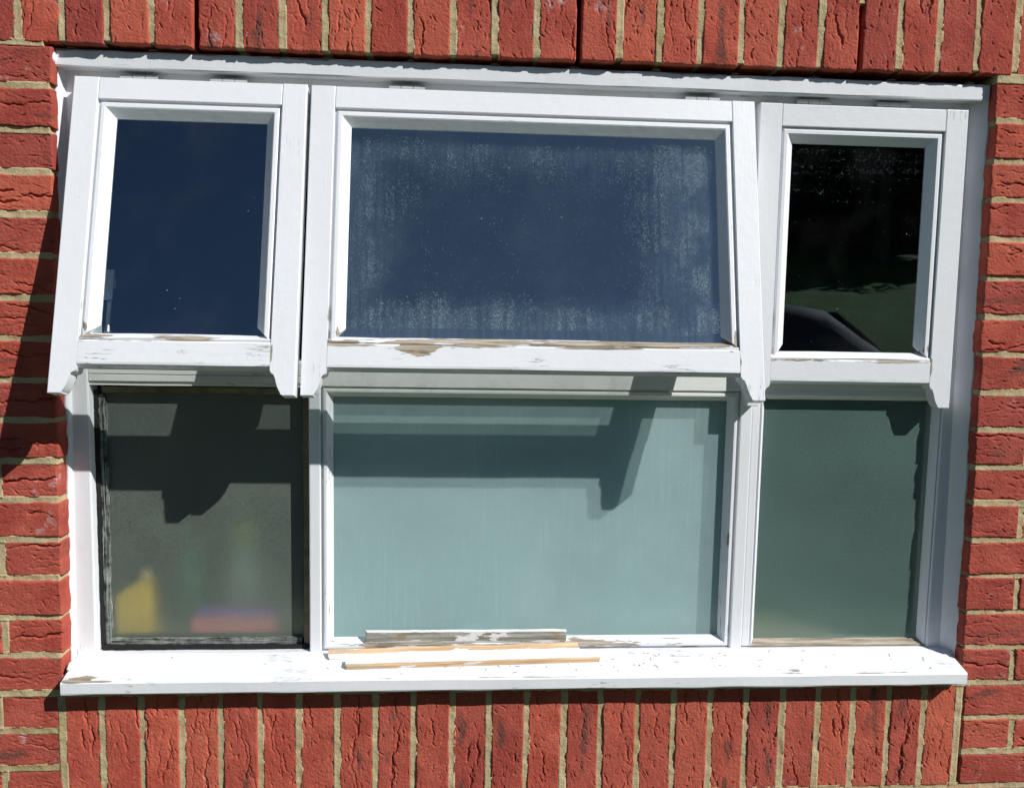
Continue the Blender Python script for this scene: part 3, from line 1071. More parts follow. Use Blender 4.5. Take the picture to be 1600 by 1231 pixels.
def make_sash(label, x0, w, zt, yt, th, h, pane_mat, bead_bands, seed, rail_blobs=(), open_stay=False):
    s = empty('sash')
    s['label'] = label
    s.parent = window
    s.matrix_parent_inverse = WIN_INV
    s.location = (x0, yt, zt)
    s.rotation_euler = (-th, 0, 0)
    SW, zr = 0.044, -(h - 0.045)
    st_mat = mat_paint('white_paint_stile', 'Z', cracks=0.5, seed=seed, blobs=((0.046, -0.42, 0.006, 0.06, 0.42), (0.047, -0.475, 0.006, 0.03, 0.5), (w - 0.043, -0.50, 0.006, 0.04, 0.55), (0.03, -0.55, 0.03, 0.03, 0.2)))
    pts = horn_outline(SW, h, zr, -h)
    poly_prism('stile', pts, 0, SASH_T, st_mat, s, 0.0016)
    poly_prism('stile', [(w - x, z) for x, z in pts], 0, SASH_T, st_mat, s, 0.0016)
    rail_m = mat_paint('white_paint_top_rail', 'X', cracks=0.0, seed=seed + 1)
    box('top_rail', SW + 0.0005, w - SW - 0.0005, 0.0004, SASH_T, -0.042, -0.0006, rail_m, s, 0.0014)
    brail_m = mat_paint('white_paint_bottom_rail', 'X', cracks=1.1, seed=seed + 2, blobs=rail_blobs, bands=(('Z', zr + 0.047, 0.006, 0.30),))
    # bottom rail: sloped top lip and a drip groove below
    zt_, zb_ = zr + 0.049, zr
    bar_x('bottom_rail', [(0.0008, zb_ + 0.006), (0.0002, zb_ + 0.010), (0.0002, zt_ - 0.003), (0.002, zt_), (SASH_T, zt_ + 0.004), (SASH_T, zb_ + 0.002), (0.016, zb_), (0.012, zb_ + 0.004), (0.008, zb_)],
          SW + 0.0005, w - SW - 0.0005, brail_m, s, 0.0004, seed=int(seed * 10) + 3)
    # rebated inner half of the sash
    bk = []
    for (a0, a1, c0, c1) in ((0.014, SW, zb_ + 0.026, -0.016), (w - SW, w - 0.014, zb_ + 0.026, -0.016), (SW + 0.0005, w - SW - 0.0005, -0.042, -0.016), (SW + 0.0005, w - SW - 0.0005, zb_ + 0.026, zt_ + 0.004)):
        bk.append(box('inner_lip', a0, a1, SASH_T + 0.0004, 0.047, c0, c1, P_PLAIN_X, s, 0.002))
    # glazing beads
    gx0, gx1, gz1, gz0 = SW + 0.0003, w - SW - 0.0003, -0.0424, zt_ + 0.0004
    prof = [(0.000, 0.0085), (0.0045, 0.0085), (0.0045, 0.0042), (0.0065, 0.0030), (0.0125, 0.0030), (0.0145, 0.0045), (0.0285, 0.0185), (0.0285, 0.0215), (0.000, 0.0215)]
    bm_x = mat_paint('white_paint_bead', 'X', cracks=0.5, seed=seed + 4)
    bm_z = mat_paint('white_paint_bead', 'Z', cracks=0.6, seed=seed + 5, bands=(('Z', gz0 + 0.02, 0.05, 0.30),))
    bm_b = mat_paint('white_paint_bottom_bead', 'X', cracks=0.9, seed=seed + 6, bands=bead_bands)
    mats = {'L': bm_z, 'R': bm_z, 'T': bm_x, 'B': bm_b}
    mitred_beads('glazing_bead', gx0, gx1, gz0, gz1, prof, mats, s, 'LRT')
    # bottom bead is plainer and sits lower
    profb = [(0.000, 0.0015), (0.003, 0.0010), (0.0075, 0.0050), (0.0145, 0.0185), (0.0145, 0.0215), (0.000, 0.0215)]
    bar_x('glazing_bead', [(y, gz0 + i) for i, y in profb], gx0 + 0.001, gx1 - 0.001, bm_b, s, 0.0007, seed=int(seed * 10) + 7, step=0.012)
    pane_faces(box('pane', gx0 + 0.008, gx1 - 0.008, 0.0187, 0.0212, gz0 + 0.006, gz1 - 0.008, pane_mat, s, 0))
    # hinges at the head
    for hx in (0.20, 0.76) if w > 0.6 else (0.075, 0.235):
        hx = hx * (w / 0.8316 if w > 0.6 else 1.0) - (0.06 if w > 0.6 else 0)
        hw = 0.068
        bm = bmesh.new()
        bmbox(bm, hx, hx + hw, 0.015, 0.027, 0.0006, 0.0050)
        for kx in range(3):
            r = bmesh.ops.create_cone(bm, segments=12, radius1=0.0054, radius2=0.0054, depth=hw / 3 - 0.0012, cap_ends=True)
            for v in r['verts']:
                v.co = Vector((hx + hw * (kx + 0.5) / 3 + v.co.z, 0.0140 + v.co.x, 0.0076 + v.co.y))
        bm_obj('hinge', bm, MAT_HINGE, s)
    if open_stay:
        # casement stay on the inner face of the left stile
        MATM = plain('stay_metal', (0.32, 0.36, 0.42), 0.3, metal=0.9)
        bm = bmesh.new()
        bmbox(bm, 0.0665, 0.0725, 0.052, 0.057, -0.45, -0.37)
        bmbox(bm, 0.064, 0.076, 0.050, 0.060, -0.375, -0.360)
        bmbox(bm, 0.046, 0.076, 0.0472, 0.051, -0.40, -0.345)
        r = bmesh.ops.create_cone(bm, segments=14, radius1=0.006, radius2=0.004, depth=0.012, cap_ends=True)
        for v in r['verts']:
            v.co = Vector((0.0695 + v.co.x, 0.0545 + v.co.y, -0.452 + v.co.z))
        bm_obj('stay', bm, MATM, s)
    return s


make_sash('left sash, opened widest', 0.0417, 0.4137, 1.1494, 0.015, 0.2515, 0.577, G_CLEAR, (('Z', -0.476, 0.02, 0.32),), 1.1,
          rail_blobs=((0.30, -0.485, 0.06, 0.006, 0.4), (0.05, -0.50, 0.02, 0.03, 0.2)), open_stay=True)
SASH_M = make_sash('middle sash, widest and fogged with condensation', 0.4625, 0.8316, 1.1486, 0.015, 0.2300, 0.574, G_COND, (('Z', -0.472, 0.03, 0.45),), 2.7,
          rail_blobs=((0.205, -0.486, 0.055, 0.020, 0.95), (0.07, -0.483, 0.08, 0.006, 0.55), (0.55, -0.482, 0.2, 0.005, 0.5), (0.77, -0.483, 0.02, 0.008, 0.42)))
SASH_R = make_sash('right sash, almost closed', 1.3085, 0.4150, 1.1490, 0.0225, 0.008, 0.5835, G_CLEAR, (('Z', -0.47, 0.01, 0.10),), 4.3)



def mist_field(x, z):
    l = np.clip((0.23 - x) / 0.15, 0, 1) * np.clip((x - 0.08) / 0.02, 0.2, 1)
    r = np.clip((x - 0.55) / 0.17, 0, 1) ** 1.5 * (x < 0.742)
    b = np.clip((-0.375 - z) / 0.04, 0, 1) * (z > -0.447)
    tp = np.clip((z + 0.20) / 0.08, 0, 1) * (z < -0.095) * 0.25
    e = np.maximum(np.maximum(0.55 * l, r), np.maximum(0.8 * b, tp)) * (z < -0.085) * (z > -0.452)
    n = 0.5 + 0.5 * fbm(x * 26, z * 26, 40, 4)
    run = 0.5 + 0.5 * vnoise(x * 170, z * 9, 66)
    return np.clip(e * np.clip(n * 1.7 - 0.35, 0, 1) * np.clip(run * 1.3 - 0.1, 0.15, 1) + 0.006, 0, 1)


tag(link_mesh('condensation', droplets(0.075, 0.757, -0.458, -0.078, 0.0186, 30000, mist_field, 5, 0.00085), DROP, SASH_M), kind='stuff')



def speck_field(x, z):
    row = 0.5 + 0.5 * vnoise(x * 12, z * 150, 21)
    return np.clip((z + 0.20) / 0.10, 0.04, 1) * np.clip(row * 2.2 - 1.0, 0.03, 1)


tag(link_mesh('condensation', droplets(0.075, 0.335, -0.455, -0.08, 0.0186, 700, speck_field, 15, 0.0007), DROP, SASH_R), kind='stuff')

# ---- lower lights
GY = 0.078


def pane(name, x0, x1, z0, z1, y, mat, label):
    o = pane_faces(box(name, x0, x1, y, y + 0.004, z0, z1, mat, None, 0))
    wpart(o)
    o['label'] = label
    return o


# left light: its beads are off, the unit sits in a rough black bed of sealant
LX0, LX1, LZ0, LZ1 = JL1, M1a, ZS, ZTR0
wpart(box('rebate', LX0 + 0.0004, LX0 + 0.018, 0.086, 0.110, LZ0 + 0.0004, LZ1 - 0.0004, MAT_DARK, None, 0))
wpart(box('rebate', LX1 - 0.018, LX1 - 0.0004, 0.086, 0.110, LZ0 + 0.0004, LZ1 - 0.0004, MAT_DARK, None, 0))
wpart(box('rebate', LX0 + 0.0186, LX1 - 0.0186, 0.086, 0.110, LZ1 - 0.020, LZ1 - 0.0004, MAT_DARK, None, 0))
wpart(box('rebate', LX0 + 0.0186, LX1 - 0.0186, 0.086, 0.110, LZ0 + 0.0004, LZ0 + 0.020, MAT_DARK, None, 0))


def ragged(name, x0, x1, z0, z1, y0, y1, mat, amp, seed, vertical):
    """strip with uneven edges and surface, as left by old sealant"""
    n = int(max(x1 - x0, z1 - z0) / 0.004)
    V, F = [], []
    for i in range(n + 1):
        f = i / n
        e = [amp * float(fbm(np.array([f * n * 0.22 + 9.1 * q]), np.array([q * 3.3]), seed, 3)[0]) for q in range(4)]
        if vertical:
            z = z0 + (z1 - z0) * f
            V += [(x0 + e[0], y0 + e[2] * .6, z), (x1 + e[1], y0 + e[3] * .6, z), (x1 + e[1], y1, z), (x0 + e[0], y1, z)]
        else:
            x = x0 + (x1 - x0) * f
            V += [(x, y0 + e[2] * .6, z0 + e[0]), (x, y0 + e[3] * .6, z1 + e[1]), (x, y1, z1 + e[1]), (x, y1, z0 + e[0])]
    for i in range(n):
        for j in range(4):
            a, b = i * 4 + j, i * 4 + (j + 1) % 4
            F.append((a, b, b + 4, a + 4))
    F += [(0, 1, 2, 3), (n * 4 + 3, n * 4 + 2, n * 4 + 1, n * 4)]
    bm = bmesh.new()
    vs = [bm.verts.new(v) for v in V]
    for f in F:
        bm.faces.new([vs[k] for k in f])
    return wpart(bm_obj(name, bm, mat))


ragged('black_sealant', LX0 - 0.001, LX0 + 0.009, LZ0 + 0.004, LZ1 - 0.012, 0.066, 0.0855, MAT_DARK, 0.0022, 61, True)
ragged('black_sealant', LX0 + 0.006, LX1 - 0.006, LZ0 - 0.001, LZ0 + 0.008, 0.060, 0.0855, MAT_DARK, 0.0018, 62, False)
ragged('old_putty', LX0 + 0.0075, LX0 + 0.0205, LZ0 + 0.010, LZ1 - 0.020, 0.0690, 0.0765, MAT_PUTTY, 0.0022, 63, True)
ragged('old_putty', LX0 + 0.0125, LX1 - 0.020, LZ0 + 0.0065, LZ0 + 0.0195, 0.0690, 0.0765, MAT_PUTTY_X, 0.0020, 64, False)
ragged('glazing_tape', LX1 - 0.0145, LX1 - 0.002, LZ0 + 0.008, LZ1 - 0.016, 0.066, 0.0765, MAT_TAPE, 0.0006, 65, True)
ragged('glazing_tape', LX0 + 0.016, LX1 - 0.002, LZ1 - 0.0165, LZ1 - 0.0045, 0.0715, 0.0765, MAT_TAPE, 0.0005, 66, False)
pane('lower_pane', LX0 + 0.010, LX1 - 0.008, LZ0 + 0.008, LZ1 - 0.004, GY, G_FL, 'dark obscured pane left without its beads')
# middle light with mitred beads
P_BB = mat_paint('white_paint_sill_bead', 'X', cracks=1.0, bands=(('Z', 0.070, 0.02, 0.33),), seed=12.0)
P_BM = mat_paint('white_paint_lower_bead', 'Z', cracks=0.8, blobs=((0.485, 0.14, 0.012, 0.05, 0.36), (1.292, 0.25, 0.012, 0.2, 0.30)), seed=13.0)
P_BT = mat_paint('white_paint_upper_bead', 'X', cracks=0.6, dirt=0.2, base=(0.74, 0.76, 0.73), seed=14.0)
lprof = [(0.000, 0.0535), (0.0045, 0.0535), (0.0045, 0.0475), (0.006, 0.0465), (0.0105, 0.0465), (0.012, 0.0480), (0.0215, 0.0645), (0.0215, 0.0655), (0.000, 0.0655)]
for o in mitred_beads('glazing_bead', M1b + 0.0003, M2a - 0.0003, ZS + 0.0003, ZTR0 + 0.0036, lprof, {'L': P_BM, 'R': P_BM, 'T': P_BT, 'B': P_BB}, None).values():
    wpart(o)
pane('lower_pane', M1b + 0.012, M2a - 0.012, ZS + 0.012, ZTR0 - 0.009, 0.066, G_FMO, 'large pale teal obscured pane')
pane('inner_pane', M1b + 0.010, M2a - 0.010, ZS + 0.010, ZTR0 - 0.007, 0.084, G_FM, 'inner sheet of the large obscured pane')


def mist_low(x, z):
    e = np.clip((x - 1.17) / 0.05, 0, 1) * (x < 1.268) * np.clip((z - 0.25) / 0.2, 0.15, 1)
    e2 = np.clip(1 - np.abs(x - 0.62) / 0.12, 0, 1) * np.clip(1 - np.abs(z - 0.52) / 0.06, 0, 1) * 0.6
    e3 = np.clip(1 - np.abs(x - 0.56) / 0.05, 0, 1) * np.clip(1 - np.abs(z - 0.40) / 0.06, 0, 1) * 0.3
    n = 0.5 + 0.5 * fbm(x * 26, z * 20, 90, 4)
    run = 0.5 + 0.5 * vnoise(x * 190, z * 7, 61)
    return np.clip(np.maximum(e, np.maximum(e2, e3)) * np.clip(n * 1.7 - 0.3, 0, 1) * np.clip(run * 1.6 - 0.3, 0.05, 1) + 0.002, 0, 1)


o = tag(link_mesh('condensation', droplets(0.50, 1.28, 0.09, 0.57, 0.0659, 3600, mist_low, 8, 0.0010), DROP), kind='stuff')
wpart(o)
# right light
P_RB = mat_paint('weathered_bottom_bead', 'X', cracks=0.6, bands=(('Z', 0.068, 0.03, 0.62),), seed=15.0)
rprof = [(0.000, 0.0500), (0.003, 0.0485), (0.0125, 0.0635), (0.0125, 0.0645), (0.000, 0.0645)]
for o in mitred_beads('glazing_bead', 1.3478, JR0 - 0.0003, ZS + 0.0003, ZTR0 - 0.0003, rprof, {'L': P_FRAME_Z, 'R': P_FRAME_Z, 'T': P_BT, 'B': P_RB}, None).values():
    wpart(o)
pane('lower_pane', 1.3478 + 0.006, JR0 - 0.006, ZS + 0.006, ZTR0 - 0.006, 0.065, G_FR, 'dark green stippled obscured pane')

# ---------------------------------------------------------------- loose timber on the sill
SLOPE = math.atan2(0.0542 - 0.0432, 0.040)


def sill_z(y):
    return 0.0432 + (y + 0.010) * 0.275


def offcut(name, pa, pb, prof, mat, label, roll, seed, slope=None):
    """a stick from pa to pb lying on the sill; profile (y,z) with z=0 underside"""
    d = Vector(pb) - Vector(pa)
    L = d.length
    n = 40
    xs = np.linspace(0, L, n)
    m = len(prof)
    V = []
    rng = np.random.default_rng(seed)
    for j, (y, z) in enumerate(prof):
        w1 = 0.0007 * fbm(xs * 30, xs * 0 + j * 3.1, seed, 3)
        w2 = 0.0006 * fbm(xs * 30, xs * 0 + j * 5.7 + 9, seed + 4, 3) * (1 if z > 0.001 else 0.2)
        V.append(np.stack([xs, y + w1, z + w2], 1))
    V = np.stack(V, 1)
    V[0, :, 0] += rng.uniform(0, 0.006, m)
    V[-1, :, 0] -= rng.uniform(0, 0.006, m)
    V = V.reshape(-1, 3)
    bm = bmesh.new()
    vs = [bm.verts.new(v) for v in V]
    for i in range(n - 1):
        for j in range(m):
            a, b = i * m + j, i * m + (j + 1) % m
            bm.faces.new([vs[a], vs[b], vs[b + m], vs[a + m]])
    bm.faces.new([vs[k] for k in range(m)])
    bm.faces.new([vs[(n - 1) * m + k] for k in range(m)])
    o = bm_obj(name, bm, mat)
    X = d.normalized()
    slope = SLOPE if slope is None else slope
    up = Vector((0, -math.sin(slope), math.cos(slope)))
    Yv = up.cross(X).normalized()
    Zv = X.cross(Yv)
    R = Matrix(((X.x, Yv.x, Zv.x), (X.y, Yv.y, Zv.y), (X.z, Yv.z, Zv.z))).to_4x4()
    o.matrix_world = Matrix.Translation(pa) @ R @ Matrix.Rotation(roll, 4, 'X')
    tag(o, label, 'timber', 'loose timber beads on the sill')
    return o


def mat_offcut(name, kind):
    t = NT(name)
    c = t.coord()
    s = t.sep(c)
    grain = t.noise(t.mapping(c, (7, 170, 170)), 1.0, 5, 0.65)
    if kind == 'grey':
        col = t.mix(t.smooth(grain, 0.30, 0.70), (0.15, 0.145, 0.12), (0.50, 0.50, 0.44))
        col = t.mix(t.smooth(t.noise(c, 22, 3), 0.55, 0.7, 0, 0.6), col, (0.33, 0.23, 0.14))
        n = t.noise(t.mapping(c, (16, 60, 60)), 1.0, 5, 0.65)
        edge = t.math('MAXIMUM', t.smooth(s[2], 0.0205, 0.0245, 0, 0.34), t.smooth(s[2], 0.006, 0.002, 0, 0.25))
        mid = t.math('MULTIPLY', t.smooth(t.math('ABSOLUTE', t.math('SUBTRACT', s[0], 0.24)), 0.10, 0.02), 0.16)
        edge = t.math('MAXIMUM', edge, mid)
        pm = t.smooth(t.math('ADD', n, edge), 0.655, 0.67)
    else:
        col = t.mix(t.smooth(grain, 0.3, 0.7), (0.50, 0.31, 0.16), (0.76, 0.56, 0.37))
        n = t.noise(t.mapping(c, (13, 90, 90)), 1.0, 5, 0.65)
        if kind == 'back':
            edge = t.smooth(s[1], 0.0072, 0.0030, 0, 0.5)
        else:
            edge = t.smooth(s[1], 0.0018, 0.0055, 0, 0.55)
        pm = t.smooth(t.math('ADD', n, edge), 0.615, 0.625)
        gw = t.math('MULTIPLY', t.smooth(s[0], 0.09, 0.0), t.smooth(n, 0.45, 0.55))
        col = t.mix(t.math('MULTIPLY', gw, 0.7), col, (0.42, 0.38, 0.30))
    col = t.mix(pm, col, (0.80, 0.80, 0.79))
    h = t.math('ADD', t.math('MULTIPLY', grain, 0.5), pm)
    return t.done(t.bsdf(col, 0.75, t.bump(h, 0.6, 0.0008), 0.3))


offcut('timber_bead', (0.5575, 0.0495, 0.0738), (0.966, 0.0495, 0.0738),
       [(0, 0), (-0.001, 0.004), (0, 0.0235), (0.001, 0.0250), (0.006, 0.0250), (0.009, 0.0)], mat_offcut('weathered_grey_bead', 'grey'),
       'short weathered grey timber bead with flaking white paint against the middle pane', 0.0, 3, slope=0.10)
offcut('timber_bead', (0.4865, 0.020, sill_z(0.020) + 0.0003), (0.993, 0.034, sill_z(0.034) + 0.0003),
       [(-0.001, 0), (-0.0005, 0.004), (0.002, 0.0070), (0.014, 0.0150), (0.0165, 0.013), (0.0165, 0.0)], mat_offcut('fresh_split_bead_back', 'back'),
       'long split bead of bare orange wood, rear of the two lying flat on the sill', 0.0, 5)
offcut('timber_bead', (0.5235, -0.0065, sill_z(-0.0065) + 0.0003), (1.030, 0.0080, sill_z(0.0080) + 0.0003),
       [(-0.001, 0), (-0.001, 0.0075), (0.001, 0.0095), (0.014, 0.0135), (0.0185, 0.012), (0.0185, 0.0)], mat_offcut('fresh_split_bead_front', 'front'),
       'white painted timber bead with a bare orange front edge, frontmost on the sill', 0.0, 8)

# paint flakes and splinters lying about
bm = bmesh.new()
for k in range(70):
    x = min(1.70, max(0.1, random.gauss(1.05, 0.33)))
    y = random.uniform(-0.024, 0.036)
    z = sill_z(y) + 0.0013
    a = random.uniform(0, math.pi)
    L_, W_ = (random.uniform(0.004, 0.014), 0.0006) if random.random() < 0.45 else (random.uniform(0.0012, 0.0035), random.uniform(0.0008, 0.002))
    r = bmesh.ops.create_cube(bm, size=1.0)
    R = Matrix.Translation((x, y, z)) @ Matrix.Rotation(SLOPE, 4, 'X') @ Matrix.Rotation(a, 4, 'Z') @ Matrix.Rotation(random.gauss(0, 0.15), 4, 'Y')
    for v in r['verts']:
        v.co = R @ Vector((v.co.x * L_, v.co.y * W_, v.co.z * 0.0006))
tag(bm_obj('paint_flakes', bm, plain('splinters_and_flakes', (0.30, 0.25, 0.19), 0.8, var=0.5, scale=300)), 'tiny paint flakes and wood splinters scattered over the white sill', 'debris', kind='stuff')

# ---------------------------------------------------------------- room behind the glass
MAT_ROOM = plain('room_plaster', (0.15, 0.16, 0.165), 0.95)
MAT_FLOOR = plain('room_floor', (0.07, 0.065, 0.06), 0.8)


def quadbox(name, x0, x1, y0, y1, z0, z1, mat):
    o = box(name, x0, x1, y0, y1, z0, z1, mat, None, 0)
    o['kind'] = 'structure'
    return o


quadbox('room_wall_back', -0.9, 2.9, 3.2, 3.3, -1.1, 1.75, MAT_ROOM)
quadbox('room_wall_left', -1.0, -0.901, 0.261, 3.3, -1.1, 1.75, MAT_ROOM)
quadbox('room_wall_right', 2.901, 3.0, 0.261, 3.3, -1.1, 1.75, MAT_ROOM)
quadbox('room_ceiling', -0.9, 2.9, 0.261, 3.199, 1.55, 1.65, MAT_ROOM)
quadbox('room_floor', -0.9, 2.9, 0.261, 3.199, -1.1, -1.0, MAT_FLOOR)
MAT_BOARD = plain('window_board_wood', (0.78, 0.60, 0.40), 0.5)
wpart(box('window_board', IN_X0 - 0.018, IN_X1 + 0.018, FB + 0.001, 0.40, 0.0125, 0.042, MAT_BOARD, None, 0.004))


def lathe(name, prof, mat, parent=None, seg=24, sx=1.0, sy=1.0):
    bm = bmesh.new()
    rings = []
    for r, z in prof:
        rings.append([bm.verts.new((r * sx * math.cos(2 * math.pi * k / seg), r * sy * math.sin(2 * math.pi * k / seg), z)) for k in range(seg)])
    for a, b in zip(rings, rings[1:]):
        for k in range(seg):
            bm.faces.new((a[k], a[(k + 1) % seg], b[(k + 1) % seg], b[k]))
    bm.faces.new(rings[0][::-1])
    bm.faces.new(rings[-1])
    return bm_obj(name, bm, mat, parent, True)


bt = empty('bottle', loc=(0.084, 0.150, 0.0425))
bt.scale = (1.0, 1.0, 1.17)
tag(bt, 'blurred yellow plastic bottle behind the left obscured pane', 'bottle')
poly_prism('body', [(-0.040, 0.0), (0.038, 0.0), (0.039, 0.006), (0.036, 0.100), (0.030, 0.118), (0.010, 0.119), (-0.006, 0.104), (-0.040, 0.090), (-0.042, 0.006)], -0.020, 0.020, plain('yellow_plastic', (1.0, 0.60, 0.02), 0.4), bt, 0.006)
lathe('cap', [(0.0095, 0.1195), (0.0095, 0.133), (0.007, 0.136)], plain('cream_cap', (0.85, 0.70, 0.35), 0.4), bt).location = (0.020, 0, 0)
sp = box('sponge', -0.022, 0.022, -0.003, 0.007, 0, 0.028, plain('green_sponge', (0.05, 0.28, 0.07), 0.95, bump=1.0, scale=120), None, 0.006, 3)
sp.location = (0.064, 0.122, 0.0425)
tag(sp, 'blurred green sponge in front of the yellow bottle', 'sponge')
pk = empty('packet', loc=(0.285, 0.165, 0.0425))
tag(pk, 'blurred pink and purple packet lying behind the left obscured pane', 'packet')
box('body', -0.092, 0.092, -0.024, 0.024, 0, 0.058, plain('pink_card', (0.90, 0.22, 0.26), 0.5), pk, 0.006, 3)
box('lid', -0.080, 0.094, -0.0245, 0.0245, 0.0585, 0.072, plain('violet_card', (0.30, 0.10, 0.55), 0.5), pk, 0.006, 3)
gb = empty('bottle', loc=(0.280, 0.29, 0.0425))
tag(gb, 'blurred tall bottle with a lime green cap behind the pink packet', 'bottle')
lathe('body', [(0.030, 0), (0.034, 0.004), (0.034, 0.15), (0.026, 0.175), (0.014, 0.185)], plain('clear_grey_plastic', (0.30, 0.40, 0.36), 0.3), gb)
lathe('cap', [(0.016, 0.186), (0.018, 0.190), (0.018, 0.225), (0.012, 0.235)], plain('lime_cap', (0.55, 0.75, 0.06), 0.4), gb)
pb = empty('bottle', loc=(0.905, 0.140, 0.0425))
tag(pb, 'faint pale pink bottle behind the large middle obscured pane', 'bottle')
lathe('body', [(0.040, 0), (0.045, 0.006), (0.045, 0.13), (0.030, 0.17), (0.016, 0.19)], plain('pale_pink_plastic', (0.95, 0.55, 0.50), 0.4), pb)
lathe('cap', [(0.018, 0.191), (0.020, 0.196), (0.018, 0.225), (0.012, 0.232)], plain('white_cap', (0.85, 0.80, 0.75), 0.4), pb)
gc = empty('bottle', loc=(0.165, 0.27, 0.0425))
tag(gc, 'blurred dark green bottle between the yellow bottle and the lime capped one', 'bottle')
lathe('body', [(0.026, 0), (0.030, 0.004), (0.030, 0.14), (0.016, 0.18), (0.012, 0.20)], plain('dark_green_plastic', (0.03, 0.14, 0.09), 0.3), gc)
lathe('cap', [(0.013, 0.201), (0.013, 0.23), (0.010, 0.235)], plain('green_cap', (0.02, 0.25, 0.14), 0.4), gc)

# ---------------------------------------------------------------- garden in front of the window (seen in the panes)
ZG = -1.0


def ground_z(x, y):
    d = np.clip(-y - 5.0, 0, None)
    return ZG + 0.215 * np.clip(d, 0, 19) + 0.03 * np.sin(x * 0.9) * np.clip(d, 0, 1)


def mat_lawn():
    t = NT('lawn')
    c = t.coord()
    n = t.noise(c, 1.2, 4)
    f = t.noise(c, 60, 4, 0.7)
    col = t.mix(t.smooth(n, 0.3, 0.7), (0.045, 0.105, 0.018), (0.085, 0.165, 0.03))
    col = t.mix(t.smooth(f, 0.4, 0.7, 0, 0.6), col, (0.03, 0.06, 0.012))
    return t.done(t.bsdf(col, 0.9, t.bump(f, 1.0, 0.05), 0.2))


xs = np.concatenate([np.linspace(-120, -30, 8), np.linspace(-28, 30, 60), np.linspace(34, 120, 8)])
ys = np.concatenate([np.linspace(-160, -40, 10), np.linspace(-38, 0.0, 60)])
gx, gy = np.meshgrid(xs, ys, indexing='ij')
gz = ground_z(gx, gy)
V = np.stack([gx, gy, gz], -1).reshape(-1, 3)
nx, ny = gx.shape
idx = np.arange(nx * ny).reshape(nx, ny)
F = np.stack([idx[:-1, :-1], idx[1:, :-1], idx[1:, 1:], idx[:-1, 1:]], -1).reshape(-1, 4)
me = bpy.data.meshes.new('ground')
me.from_pydata(V.tolist(), [], F.tolist())
tag(link_mesh('ground', me, mat_lawn(), None, True), kind='structure')


# added tarmac strip between house and lawn bank, to cut green bounce light
dx = np.linspace(-40, 40, 90)
dy = np.linspace(-9.6, -3.4, 24)
gx, gy = np.meshgrid(dx, dy, indexing='ij')
V = np.stack([gx, gy, ground_z(gx, gy) + 0.02], -1).reshape(-1, 3)
nx, ny = gx.shape
idx = np.arange(nx * ny).reshape(nx, ny)
F = np.stack([idx[:-1, :-1], idx[1:, :-1], idx[1:, 1:], idx[:-1, 1:]], -1).reshape(-1, 4)
me = bpy.data.meshes.new('added_drive')
me.from_pydata(V.tolist(), [], F.tolist())
tag(link_mesh('added_drive', me, plain('tarmac', (0.05, 0.05, 0.052), 0.9, var=0.35, scale=8, bump=0.8), None, True), kind='structure')


def mat_leaf(name, c1, c2):
    t = NT(name)
    c = t.coord()
    col = t.mix(t.smooth(t.noise(c, 1.7, 3), 0.35, 0.65), c1, c2)
    return t.done(t.mixs(0.3, t.bsdf(col, 0.6, None, 0.3), t.shader('ShaderNodeBsdfTranslucent', Color=(*[x * 1.2 for x in c2], 1))))


LEAF = mat_leaf('leaf_dark', (0.016, 0.034, 0.012), (0.036, 0.068, 0.020))
BARK = plain('bark', (0.07, 0.055, 0.04), 0.95, var=0.4, scale=12, bump=1.0)


def tree_meshes(h, rad, seed):
    rng = np.random.default_rng(seed)
    bm = bmesh.new()

    def limb(a, b, r0, r1):
        a, b = Vector(a), Vector(b)
        q = (b - a).to_track_quat('Z', 'Y')
        A, B = [], []
        for k in range(8):
            d = Vector((math.cos(k * math.pi / 4), math.sin(k * math.pi / 4), 0))
            A.append(bm.verts.new(a + q @ (d * r0)))
            B.append(bm.verts.new(b + q @ (d * r1)))
        for k in range(8):
            bm.faces.new((A[k], A[(k + 1) % 8], B[(k + 1) % 8], B[k]))
    limb((0, 0, -0.2), (0.05, 0, h * 0.35), 0.22, 0.16)
    limb((0.05, 0, h * 0.34), (0, 0.1, h * 0.8), 0.16, 0.05)
    cl = []
    for k in range(26):
        a = rng.uniform(0, 6.28)
        t = rng.uniform(0.18, 1.0)
        rr = rad * math.sin(min(1, 0.25 + t * 0.9) * math.pi) ** 0.6 * rng.uniform(0.35, 0.95)
        p = (rr * math.cos(a), rr * math.sin(a), h * (0.2 + 0.78 * t))
        cl.append((p, rng.uniform(0.5, 1.0) * rad * 0.42))
        if k % 3 == 0:
            limb((0.05, 0, h * (0.2 + 0.45 * t)), p, 0.06, 0.015)
    bt_ = bpy.data.meshes.new('trunk')
    bmesh.ops.recalc_face_normals(bm, faces=bm.faces)
    bm.to_mesh(bt_)
    bm.free()
    Vv, Ff = [], []
    for p, r in cl:
        n = 260
        d = rng.normal(size=(n, 3))
        d /= np.linalg.norm(d, axis=1)[:, None]
        c = np.array(p) + d * (r * rng.uniform(0.45, 1.05, n) ** 0.6)[:, None]
        for q in c:
            u = rng.normal(size=3)
            u /= np.linalg.norm(u)
            w = np.cross(u, rng.normal(size=3))
            w /= np.linalg.norm(w)
            s = rng.uniform(0.09, 0.19)
            b = len(Vv)
            Vv += [q - u * s, q + w * s * 0.45, q + u * s, q - w * s * 0.45]
            Ff.append((b, b + 1, b + 2, b + 3))
    cr = bpy.data.meshes.new('crown')
    cr.from_pydata([tuple(v) for v in Vv], [], Ff)
    return bt_, cr


